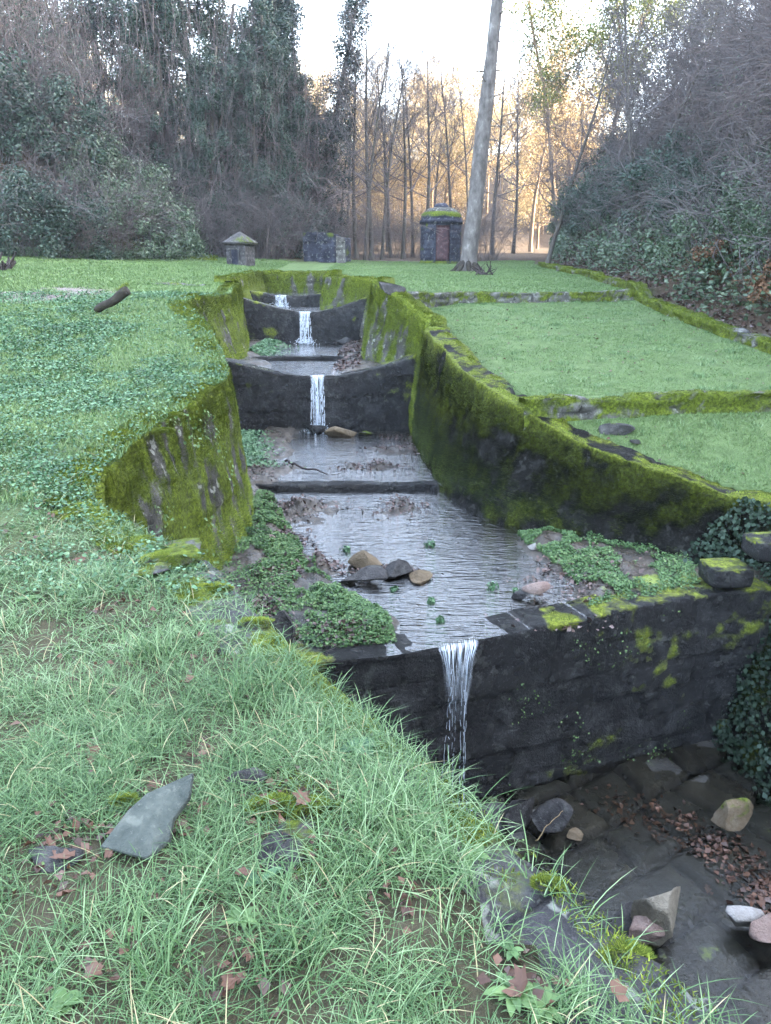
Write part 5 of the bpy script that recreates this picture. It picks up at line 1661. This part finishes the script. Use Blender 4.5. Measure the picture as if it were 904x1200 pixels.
# dry blades
k = rr.choice(len(x), 700)
V, q, t = blades(np.stack([x[k], y[k], z[k]], 1), rr.uniform(.05, .12, 700), .0035, 5, bend=1.2, segs=4, lean=.7)
stuff('dry_grass', V, [q, t], M['dry_grass'], 'scattered straw coloured dead blades in the near grass', 'grass')

def bare_here(x, y):
    b = np.exp(-(((x - cpt[0]) / 2.0) ** 2 + ((y - cpt[1] - .1 * (x - cpt[0])) / 1.6) ** 2) ** 2) * sstep(.3, .5, fbm(x * 2, y * 2, seed=8))
    return b > rr.uniform(.15, .9, len(x))
# clover and ground ivy on the left bank
x, y, z, rr = bank_area(420000, -9, -.6, 3.6, 17, 11, True, .0, 5.5)
pn = fbm(x * .9, y * .9, seed=95); g2 = fbm(x * 4, y * 4, seed=96)
keep = rr.random(len(x)) < np.clip((pn - .36) * 5, .12, 1) * np.clip((g2 - .3) * 5, .1, 1) * np.interp(y, [3.6, 5.5, 12, 17], [.35, 1, .9, .5])
x, y, z = x[keep], y[keep], z[keep]
hh = rr.uniform(.01, .07, len(x)) * (.5 + fbm(x * 1.5, y * 1.5, seed=97))
V, F = round_leaves(np.stack([x, y, z + hh], 1), np.tile([0, 0, 1.0], (len(x), 1)), np.interp(y, [4, 15], [.024, .042]), 12, 5, .45)
stuff('ground_cover', V, F, M['clover'], 'low round leaved ground cover over the left bank', 'plants')
print('clover', len(x))
# grass mixed into the left bank
x, y, z, rr = bank_area(330000, -10, -.6, 5.0, 20, 13, True, .0, 6)
kp = ~bare_here(x, y); x, y, z = x[kp], y[kp], z[kp]
V, q, t = blades(np.stack([x, y, z], 1), rr.uniform(.03, .075, len(x)), np.interp(y, [5, 20], [.006, .014]), 14, bend=.8, segs=2, lean=.5)
stuff('grass', V, [q, t], M['lawn'], 'short grass over the left bank between the leaves', 'grass')
x, y, z, rr = bank_area(120000, -15, -4, 18, 36, 15, True, .05, 0)
kp = ~bare_here(x, y); x, y, z = x[kp], y[kp], z[kp]
V, q, t = blades(np.stack([x, y, z], 1), rr.uniform(.03, .08, len(x)), .03, 16, bend=.8, segs=1, lean=.5)
stuff('lawn_grass', V, t, M['lawn'], 'short lawn grass on the far left lawn', 'grass')
# right lawns
x, y, z, rr = bank_area(330000, -.6, 7.2, 7.0, 20.5, 17, False, .3, 9)
keep = (np.abs(y - STEP1(x) - .04) > .20) & (np.abs(y - STEP2(x) - .05) > .22)
keep &= rr.random(len(x)) < np.clip((fbm(x * 1.2, y * 1.2, seed=120) - .22) * 4, .25, 1)
x, y, z = x[keep], y[keep], z[keep]
V, q, t = blades(np.stack([x, y, z], 1), rr.uniform(.012, .032, len(x)) * np.where(y < STEP1(x), 1.8, 1), np.interp(y, [7, 20], [.007, .016]), 18, bend=.9, segs=1, lean=.6)
stuff('lawn_grass', V, t, M['lawn'], 'fine short turf on the right hand terraces', 'grass')
# odd fallen leaves, longer tufts and turf creeping over the kerbs
lx = rr.uniform(.8, 6.6, 420); ly = rr.uniform(7.5, 20, 420); ok = ~chan_mask(lx, ly, .3) & (fbm(lx, ly, seed=130) > .45)
lx, ly = lx[ok], ly[ok]
V, F = leaves(np.stack([lx, ly, G(lx, ly) + .015], 1), np.tile([0, 0, 1.0], (len(lx), 1)), .055, 131, .7, .2, .3)
stuff('fallen_leaves', V, F, M['dead_leaf'], 'a few fallen brown leaves lying on the right lawns', 'leaf litter')
cx = rr.uniform(.8, 6.8, 520); cy = rr.uniform(7.5, 20.3, 520); near_w = np.minimum(np.abs(cy - STEP1(cx)), np.abs(cy - STEP2(cx))) < .5
ok = ~chan_mask(cx, cy, .25) & (near_w | (rr.random(520) < .35)); cx, cy = cx[ok], cy[ok]
kx = np.repeat(cx, 45) + rr.normal(0, .06, len(cx) * 45); ky = np.repeat(cy, 45) + rr.normal(0, .06, len(cx) * 45)
V, q, t = blades(np.stack([kx, ky, G(kx, ky)], 1), rr.uniform(.03, .09, len(kx)), .007, 132, bend=.9, segs=2, lean=.7)
stuff('lawn_tufts', V, [q, t], M['grass'], 'ragged tufts of longer grass on the right lawns', 'grass')
x, y, z, rr = bank_area(120000, -2.2, 7.2, 20.4, 40, 19, False, .3, 0)
V, q, t = blades(np.stack([x, y, z], 1), rr.uniform(.02, .045, len(x)), .026, 20, bend=.9, segs=1, lean=.6)
stuff('lawn_grass', V, t, M['lawn'], 'short turf on the upper lawn before the tower', 'grass')

# plants growing in the channel
bedz = {}
def bed_plants(name, n, fun, bf, label, seed, size=(.02, .04), m='clover', hgt=.05, k=5, jit=.4):
    rr = np.random.default_rng(seed)
    x, y = fun(rr, n)
    z = bf(x, y)[0]
    V, F = round_leaves(np.stack([x, y, z + rr.uniform(.0, hgt, len(x))], 1), np.tile([0, -.2, 1.0], (len(x), 1)), rr.uniform(size[0], size[1], len(x)), seed, k, jit)
    return stuff(name, V, F, M[m], label)
def f_left(rr, n):
    y = rr.uniform(5.6, 10.2, n); xl = np.interp(y, [5.4, 5.8, 6.4, 7.0, 7.6, 8.4, 9.2, 10.5], [.05, .05, -.10, -.40, -.85, -1.1, -1.35, -1.8])
    x = xl - np.abs(rr.normal(0, .55, n)) + .12
    ok = (x > -1.75) & (fbm(x * 2.5, y * 2.5, seed=101) > .33) & (y > WYF(x) + .25)
    return x[ok], y[ok]
bed_plants('creeping_plants', 52000, f_left, bed1, 'creeping green plants on the bank left of the near pool', 31, (.016, .034), 'creeper')
def f_right(rr, n):
    y = rr.uniform(6.6, 8.9, n); x = np.interp(y, [6.2, 6.8, 7.3, 7.8, 8.4, 9.0], [1.9, 1.95, 1.95, 1.85, 1.65, 1.6]) + np.abs(rr.normal(0, .8, n)) * 1.1
    ok = (x < 3.3) & (fbm(x * 3, y * 3, seed=102) > .52) & (y > WYF(x) + .18)
    return x[ok], y[ok]
bed_plants('creeping_plants', 38000, f_right, bed1, 'creeping green plants right of the near pool under the dark wall', 32, (.014, .030), 'creeper')
def f_pts(pts, s):
    def f(rr, n):
        P = [px(u, v, z) for u, v, z in pts]; i = rr.integers(0, len(P), n)
        P = np.array(P)[i]; return P[:, 0] + rr.normal(0, s, n), P[:, 1] + rr.normal(0, s, n)
    return f
for k_, (u, v, lb) in enumerate(((504, 640, 'small green plant standing in the middle of the near pool'), (577, 690, 'small green plant in the water at the right of the near pool'), (462, 692, 'tiny green sprout right behind the rock row'),
                              (506, 706, 'tiny green sprout in the water before the rock row'), (516, 728, 'tiny green sprout nearest the weir lip'), (605, 694, 'tiny green sprout at the right water edge'), (406, 646, 'small green plant behind the pointed rock'))):
    c = px(u, v, -1.49); rr = np.random.default_rng(k_); n = 60
    v_ = rr.normal(0, 1, (n, 3)); v_[:, 2] = np.abs(v_[:, 2]); v_ /= np.linalg.norm(v_, axis=1)[:, None]
    s_ = .08 if 'small' in lb else .05
    V, F = round_leaves(v_ * s_ * rr.uniform(.2, 1, (n, 1)), v_, .035, k_, 5)
    o = mesh_np('water_plant', V, F, M['clover']); o.location = (c[0], c[1], -1.49); tag(o, lb, 'plant', 'plants standing in the near pool')
def f_l2(rr, n):
    y = rr.uniform(17.6, 20.4, n); x = -3.1 + np.abs(rr.normal(0, .25, n)); return x, y
bed_plants('creeping_plants', 2500, f_l2, bed2, 'green plants along the left edge of the second pool', 33, (.05, .08))
def f_l3(rr, n):
    y = rr.uniform(11.5, 14.3, n); x = np.interp(y, [11, 13.2, 14.9], [-2.05, -2.6, -3.0]) + np.abs(rr.normal(0, .25, n)); return x, y
bed_plants('creeping_plants', 2500, f_l3, bed1, 'green plants at the left wall foot below the second weir', 34, (.03, .06))

# fallen leaves and debris
def litter(name, n, fun, bf, label, seed, size=.06, m='litter', hgt=.03):
    rr = np.random.default_rng(seed)
    x, y = fun(rr, n)
    z = bf(x, y)[0] if bf else G(x, y)
    V, F = leaves(np.stack([x, y, z + rr.uniform(.003, hgt, len(x))], 1), np.tile([0, 0, 1.0], (len(x), 1)), rr.uniform(.6, 1.2, len(x)) * size, seed, .7, .18, .45)
    return stuff(name, V, F, M[m], label, 'leaf litter')
def f_low(rr, n):
    t = rr.random(n) ** .8
    a = np.array([px(u, v, -2.95) for u, v in ((700, 925), (760, 945), (820, 975), (870, 1010), (904, 1050), (940, 1090))])
    s = t * 5; i = np.minimum(4, s.astype(int)); f = (s - i)[:, None]
    P = a[i] * (1 - f) + a[i + 1] * f
    return P[:, 0] + rr.normal(0, .16, n) + .12, P[:, 1] + rr.normal(0, .14, n) + .1
litter('leaf_litter', 900, f_low, bed0, 'red and purple fallen leaves against the wall foot in the lower stream', 41, .06, 'dead_leaf', .03)
def f_pool(rr, n):
    pts = ((345, 592, .4, .16), (325, 600, .3, .2), (470, 592, .2, .25), (435, 551, .3, .12), (300, 560, .25, .4), (470, 530, .35, .25), (370, 660, .2, .1), (455, 668, .3, .05), (330, 680, .12, .1), (400, 745, .2, .08), (310, 720, .1, .15), (660, 690, .3, .2), (680, 665, .3, .2), (345, 630, .2, .15), (640, 720, .2, .1), (480, 515, .3, .15))
    i = rr.integers(0, len(pts), n); A = np.array([[*px(p[0], p[1], -1.45)[:2], p[2], p[3]] for p in pts])[i]
    return A[:, 0] + rr.normal(0, 1, n) * A[:, 2], A[:, 1] + rr.normal(0, 1, n) * A[:, 3]
litter('leaf_litter', 3800, f_pool, bed1, 'brown leaf and twig debris on the mud banks of the near pool', 42, .055, 'litter', .045)
def f_pool2(rr, n):
    return rr.uniform(-1.1, -.5, n), rr.uniform(15.5, 20, n)
litter('leaf_litter', 900, f_pool2, bed2, 'brown debris along the right of the second pool', 43, .08, 'litter', .05)
# twigs in the debris
rr = np.random.default_rng(44)
x_, y_ = f_pool(rr, 260); z_ = bed1(x_, y_)[0]
P = np.stack([x_, y_, z_ + .03], 1); D = rr.normal(0, 1, (260, 3)); D[:, 2] *= .2; D /= np.linalg.norm(D, axis=1)[:, None]
V, F = tubes(np.concatenate([P, P + D * rr.uniform(.08, .3, (260, 1)), np.full((260, 1), .004), np.full((260, 1), .002)], 1), 4)
stuff('twig_debris', V, F, M['deadwood'], 'thin dark twigs washed onto the mud banks', 'twigs')
def f_right_hill(rr, n):
    y = rr.uniform(9, 34, n); return side_x(RBND, y) + rr.uniform(.1, 2.5, n), y
litter('leaf_litter', 9000, f_right_hill, None, 'brown dead leaves along the foot of the right hillside', 45, .10, 'litter', .08)
# low green scrub at hill foot and lawn edge
def scrub(name, n, fx, label, seed, size, m, hgt):
    rr = np.random.default_rng(seed); x, y = fx(rr, n); z = G(x, y)
    V, F = leaves(np.stack([x, y, z + rr.uniform(0, hgt, len(x))], 1), np.tile([0, -.3, 1.0], (len(x), 1)), size, seed, .7, .15, .5)
    return stuff(name, V, F, M[m], label, 'undergrowth')
def f_rh(rr, n):
    y = rr.uniform(10, 46, n) ; d = rr.uniform(.35, 16, n); x = side_x(RBND, y) + d
    ok = fbm(x * .8, y * .8, seed=103) > .40
    return x[ok], y[ok]
scrub('undergrowth', 190000, f_rh, 'ivy and bramble undergrowth across the right hillside', 46, .12, 'bramble', 1.0)
def f_lh(rr, n):
    y = rr.uniform(24, 50, n); d = rr.uniform(.2, 13, n); x = side_x(LBND, y) - d
    ok = fbm(x * .8, y * .8, seed=104) > .42
    return x[ok], y[ok]
scrub('undergrowth', 80000, f_lh, 'ivy undergrowth across the left wooded slope', 47, .13, 'ivy', .5)
def f_lawn_edge(rr, n):
    y = rr.uniform(24.5, 34, n); x = side_x(LBND, y) + rr.normal(0, .5, n); return x, y
scrub('undergrowth', 9000, f_lawn_edge, 'fresh green weeds along the edge of the left lawn', 48, .09, 'bramble', .3)
# hill twigs as a fine woody mass
def woody(name, label, n, seed, fx, Hh):
    rr = np.random.default_rng(seed); x, y = fx(rr, n); z = G(x, y); n = len(x)
    segs = []
    p = np.stack([x, y, z - .1], 1); d = rr.normal(0, .35, (n, 3)); d[:, 2] = 1; d[:, 0] -= .15
    d /= np.linalg.norm(d, axis=1)[:, None]
    L = rr.uniform(.5, 1.2, n)[:, None] * Hh
    for i in range(5):
        q = p + d * L / 5
        segs.append(np.concatenate([p, q, np.full((n, 1), .014 * (1 - i * .15)), np.full((n, 1), .014 * (1 - (i + 1) * .15))], 1))
        p = q; d = d + rr.normal(0, .22, (n, 3)) + np.array([0, 0, -.10 * i]); d /= np.linalg.norm(d, axis=1)[:, None]
        if i >= 2:
            for _ in range(2):
                dd = d + rr.normal(0, .6, (n, 3)); dd /= np.linalg.norm(dd, axis=1)[:, None]
                segs.append(np.concatenate([p, p + dd * L * .22, np.full((n, 1), .007), np.full((n, 1), .005)], 1))
    V, F = tubes(np.concatenate(segs), 3)
    o = stuff(name, V, F, M['twig'], label, 'undergrowth')
woody('bare_undergrowth', 'grey bare stems massed over the right hillside', 5000, 49, lambda rr, n: (lambda y, d: (side_x(RBND, y) + d, y))(rr.uniform(12, 48, n), rr.uniform(.9, 17, n)), 2.4)
woody('bare_undergrowth', 'grey bare stems massed over the left wooded slope', 1200, 50, lambda rr, n: (lambda y, d: (side_x(LBND, y) - d, y))(rr.uniform(26, 52, n), rr.uniform(.9, 12, n)), 2.4)

# ivy over the dark right wall near the steps
def wall_ivy(info, name, parent, label, n, seed, ymin, ymax, m, size, thr=.45):
    P, Nn, br = scatter_wall(info, 3000, -.5, .02, seed, 'face')
    ok = (P[:, 1] > ymin) & (P[:, 1] < ymax) & (fbm(P[:, 0] * 2.2, P[:, 1] * 2.2, P[:, 2] * 2.2, seed=105) > thr)
    P, Nn = P[ok], Nn[ok]
    rr = np.random.default_rng(seed); k = rr.choice(len(P), min(n, len(P)), replace=False); P, Nn = P[k], Nn[k]
    V, F = leaves(P + Nn * rr.uniform(.01, .14, (len(P), 1)), Nn, size, seed, .8, .1, .45)
    o = mesh_np(name, V, F, M[m]); tag(o, label, 'ivy', kind='stuff'); return o
wall_ivy(inr1, 'ivy', rw1, 'dark glossy ivy over the right wall below the stone steps', 15000, 61, 2, 7.9, 'dark_ivy', .055, .25)
#wall_ivy(inr1, 'ivy', rw1, 'small green creepers hanging down the dark right wall', 700, 62, 7.0, 11, 'ivy', .04, .56)
wall_ivy(inf1, 'ivy', lw1, 'small green creepers hanging over the bulging left wall', 600, 63, 5.0, 8.2, 'weed', .035, .58)
wall_ivy(iw1, 'ivy', wr1, 'tiny ferns sprouting from the near weir face', 350, 64, 5.5, 7, 'weed', .022, .62)

# moss cushions and rosettes near the bank edge
def cushion(label, u, v, z, s, seed, hf=.35):
    s *= .8
    rr = np.random.default_rng(seed); n = int(9000 * s / .2) if s < .3 else 14000
    a = rr.uniform(0, 6.28, n); d = np.sqrt(rr.random(n))
    lump = fbm(np.cos(a) * d * 3 + seed, np.sin(a) * d * 3, seed=seed)
    x = np.cos(a) * d * s * (.7 + .6 * lump); y = np.sin(a) * d * s * .7 * (.7 + .6 * lump); zz = (1 - d ** 2) * s * hf * .55 * (.5 + lump)
    V, q, t = blades(np.stack([x, y, zz], 1), rr.uniform(.004, .010, n), .003, seed, segs=1, lean=1.2)
    nn = 14; A, D = np.meshgrid(np.linspace(0, 6.283, 18, endpoint=False), np.linspace(0, 1, 7), indexing='ij')
    o = mesh_np('moss_cushion', V, t, M['moss'])
    p = px(u, v, z); o.location = (p[0], p[1], z)
    tag(o, label, 'moss', 'moss cushions on the near bank')
cushion('yellow green moss cushion left of the flat stone in the near grass', 318, 945, .005, .09, 1)
cushion('yellow green moss cushion around the flat sunken stone', 372, 950, .005, .11, 2)
cushion('small moss cushion just behind the slate slab', 146, 938, .01, .05, 3)
cushion('bright moss cushion on the bank corner stone', 200, 655, .04, .24, 4, .15)
cushion('bright moss clump topmost on the bulging left wall', 203, 488, .26, .13, 5, .7)
cushion('bright moss clump second on the bulging left wall', 193, 506, .22, .13, 6, .7)
cushion('moss cushion on the coping corner where the bank dips', 250, 690, .0, .12, 8, .3)
cushion('moss cushion at the bank edge above the weir end', 300, 730, .0, .10, 9, .3)
cushion('moss cushion on the coping edge near the tussock', 440, 880, .0, .08, 10, .3)
cushion('moss cushion beside the red leaf at the lower bank edge', 640, 1035, -.02, .05, 11, .15)
cushion('moss cushion lowest on the bank edge', 735, 1120, -.03, .07, 12, .12)

def rosette(label, u, v, n, s, seed, m='clover', wide=.35):
    rr = np.random.default_rng(seed); V, F = [], []
    for k in range(n):
        az = rr.uniform(0, 6.28); L = s * rr.uniform(.5, 1.1); ri = rr.uniform(.25, .8)
        d = np.array([math.cos(az), math.sin(az), 0]); sd = np.array([-d[1], d[0], 0])
        o = len(V); ns = 5
        for i in range(ns + 1):
            t = i / ns; w_ = L * wide * .5 * math.sin(math.pi * min(1, .12 + t * .88)) ** .8
            c = d * L * t + np.array([0, 0, L * (ri * t - ri * .9 * t * t) + .01])
            V += [c - sd * w_ + [0, 0, w_ * .3], c, c + sd * w_ + [0, 0, w_ * .3]]
        for i in range(ns):
            a = o + i * 3; F += [[a, a + 1, a + 4, a + 3], [a + 1, a + 2, a + 5, a + 4]]
    p = px(u, v, 0.0)
    ob = mesh_np('leafy_plant', np.array(V), np.array(F), M[m], smooth=True); ob.location = (p[0], p[1], G1(p[0], p[1]))
    tag(ob, label, 'plant', 'broad leaved plants in the near grass')
rosette('broad leaved plant low at the bank edge beside the red leaf', 600, 1165, 26, .065, 1, 'weed', .4)
rosette('fresh green rosette at the lowest edge of the bank', 640, 1180, 28, .06, 2, 'weed', .35)
rosette('dark upright dock leaves beside the small rocks in the grass', 305, 1035, 5, .11, 3, 'clover', .3)
rosette('light green rosette under the flat stone in the near grass', 285, 1080, 8, .06, 4, 'weed')
rosette('small dark leaved plant beside the lichen coping', 600, 1115, 9, .035, 5, 'creeper', .5)
rosette('round leaved plant at the lower left corner of the grass', 75, 1180, 18, .045, 6, 'weed', .7)
rosette('low leafy plant at the far left of the near grass', 35, 700, 14, .08, 7, 'weed', .4)
rosette('leafy plant on the coping where the grass meets the weir view', 500, 960, 14, .05, 8, 'weed', .5)
rosette('round leaved weed in the grass above the flat stone', 420, 880, 16, .07, 9, 'clover', .7)
rosette('leafy weed hanging over the bank edge past the slab', 555, 1010, 16, .05, 10, 'weed', .5)

def f_spots(rr, n):
    pts = [(75, 1010, .10), (110, 985, .08), (170, 955, .12), (340, 975, .12), (320, 930, .10), (350, 1000, .12), (60, 985, .08), (120, 1130, .07), (270, 1140, .08), (240, 880, .06), (105, 880, .06), (470, 1060, .08), (180, 915, .08), (610, 1150, .06), (90, 655, .12), (130, 710, .1), (215, 960, .08)]
    i = rr.integers(0, len(pts), n); A = np.array([[*px(p[0], p[1], 0)[:2], p[2]] for p in pts])[i]
    return A[:, 0] + rr.normal(0, .7, n) * A[:, 2], A[:, 1] + rr.normal(0, .7, n) * A[:, 2]
litter('leaf_litter', 420, f_spots, None, 'wet brown leaf litter showing in the gaps of the near grass', 71, .036, 'dead_leaf', .03)
# tiny weeds between the near grass
x, y, z, rr = bank_area(14000, -4.2, 1.4, .9, 5.5, 72, True, .0, 2.5)
ok = fbm(x * 2.1, y * 2.1, seed=108) > .50
x, y, z = x[ok], y[ok], z[ok]
V, F = round_leaves(np.stack([x, y, z + rr.uniform(.005, .03, len(x))], 1), np.tile([0, 0, 1.0], (len(x), 1)), rr.uniform(.006, .013, len(x)), 73, 6, .5)
stuff('small_weeds', V, F, M['weed'], 'tiny round leaved weeds among the near grass', 'plants')
# moss on the near ground
x, y, z, rr = bank_area(300000, -3.5, 1.3, .95, 5.0, 74, True, .0, 2.0)
mm_ = np.zeros_like(x)
for (u, v, a) in ((318, 945, .10), (372, 950, .12), (355, 1000, .10), (146, 938, .06), (340, 915, .12), (250, 690, .12), (290, 720, .12), (440, 880, .09), (500, 930, .08), (730, 1125, .08), (705, 1090, .06), (640, 1035, .05), (180, 655, .25), (780, 1180, .08)):
    c = px(u, v, 0); mm_ = np.maximum(mm_, np.exp(-((x - c[0]) ** 2 + (y - c[1]) ** 2) / a ** 2))
mm_ = np.maximum(mm_, sstep(.17, .05, dist_line(x, y, LW[:, :2])) * .75 * sstep(1.1, 1.5, y))
ok = mm_ + (fbm(x * 8, y * 8, seed=109) - .5) * 1.1 > .55
x, y, z = x[ok], y[ok], z[ok]
V, q, t = blades(np.stack([x, y, z], 1), rr.uniform(.006, .018, len(x)), .0045, 75, segs=1, lean=1.0)
stuff('moss', V, t, M['moss'], 'yellow green moss patches among the near grass', 'moss')
# individual curled dead leaves in the near grass
def dead_leaf(u, v, s, seed, label, m='dead_leaf', h=.03):
    rr = np.random.default_rng(seed)
    n = 12; lob = rr.uniform(.75, 1.1, n); V = [np.zeros(3)]; F = []
    for i in range(n):
        a = 2 * math.pi * i / n; rad = s * .5 * (lob[i] if i % 2 else lob[i] * .72)
        x_, y_ = math.cos(a) * rad * 1.25, math.sin(a) * rad * .8
        V.append(np.array([x_, y_, (y_ ** 2) / s * 1.6 + rr.normal(0, .05) * s + (x_ / s) ** 2 * s * .3]))
    for i in range(n): F.append([0, 1 + i, 1 + (i + 1) % n])
    p = px(u, v, .03)
    o = mesh_np('dead_leaf', np.array(V), np.array(F), M[m], smooth=False)
    o.location = (p[0], p[1], G1(p[0], p[1]) + h); o.rotation_euler = (rr.uniform(-.5, .5), rr.uniform(-.5, .5), rr.uniform(0, 6.28))
    tag(o, label, 'dead leaf', 'dead leaves in the near grass')
named = [(75, 1000, .11, 'rusty curled oak leaf left of the slate slab'), (78, 1045, .09, 'red brown leaf below the rusty curled leaf'), (110, 1138, .11, 'dark purple leaf low at the left in the grass'), (240, 945, .06, 'orange leaf just right of the slab'),
         (285, 1020, .07, 'blackish curled leaf below the flat stone'), (268, 1150, .10, 'torn red leaf at the bottom of the grass'), (262, 1130, .05, 'small bright red brown leaf above the torn leaf'), (320, 938, .05, 'reddish leaf beside the moss cushion'),
         (355, 935, .10, 'long brown folded leaf beside the moss cushion'), (610, 1150, .11, 'dark red leaf near the bottom bank edge'), (725, 1158, .09, 'orange brown leaf lying on the lichen coping'), (238, 878, .09, 'pinkish brown leaf in the middle grass'),
         (110, 875, .09, 'grey brown leaf in the left middle grass'), (262, 783, .06, 'upright brown leaf beside the tussock'), (95, 655, .12, 'brown leaf on the bare patch of the upper near bank'), (425, 885, .06, 'red leaf by the coping in the middle'),
         (180, 912, .09, 'dark leaf above the slate slab'), (215, 975, .07, 'brown leaf at the right foot of the slab'), (58, 985, .08, 'dark wet leaf at the left of the rusty oak leaf')]
for i, (u, v, s, lb) in enumerate(named):
    dead_leaf(u, v, s * .6, i, lb, h=.03)
rr = np.random.default_rng(66)
x = rr.uniform(-3.5, 1.0, 1600); y = rr.uniform(1.0, 6.0, 1600)
ok = ~chan_mask(x, y, .3) & (fbm(x * 1.8, y * 1.8, seed=107) > .5)
x, y = x[ok], y[ok]
V, F = leaves(np.stack([x, y, G(x, y) + rr.uniform(.0, .03, len(x))], 1), np.tile([0, 0, 1.0], (len(x), 1)), rr.uniform(.02, .05, len(x)), 5, .7, .2, .5)
stuff('leaf_litter', V, F, M['dead_leaf'], 'small brown leaf fragments scattered under the near grass', 'leaf litter')

# ------------------------------------------------------------------ haze
if HAZE_DENSITY > 0:
    HTOP = float(Z.max()) + 20
    print('ground top', HTOP - 20)
    x0, x1, y0, y1, z0, z1 = -262, 262, -42, 323, -6, HTOP
    V = [(a, b_, c) for c in (z0, z1) for a, b_ in ((x0, y0), (x1, y0), (x1, y1), (x0, y1))]
    F = [[0, 3, 2, 1], [4, 5, 6, 7], [0, 1, 5, 4], [1, 2, 6, 5], [2, 3, 7, 6], [3, 0, 4, 7]]
    m = bpy.data.materials.new('haze'); m.use_nodes = True; nt = m.node_tree
    nt.nodes.remove(nt.nodes['Principled BSDF'])
    pv = nt.nodes.new('ShaderNodeVolumePrincipled')
    pv.inputs['Color'].default_value = (.86, .90, 1.0, 1)
    pv.inputs['Density'].default_value = HAZE_DENSITY
    nt.links.new(pv.outputs[0], nt.nodes['Material Output'].inputs['Volume'])
    hz = mesh_np('haze', np.array(V, float), np.array(F), m)
    hz['kind'] = 'stuff'; hz['label'] = 'thin pale haze filling the valley'; hz['category'] = 'haze'
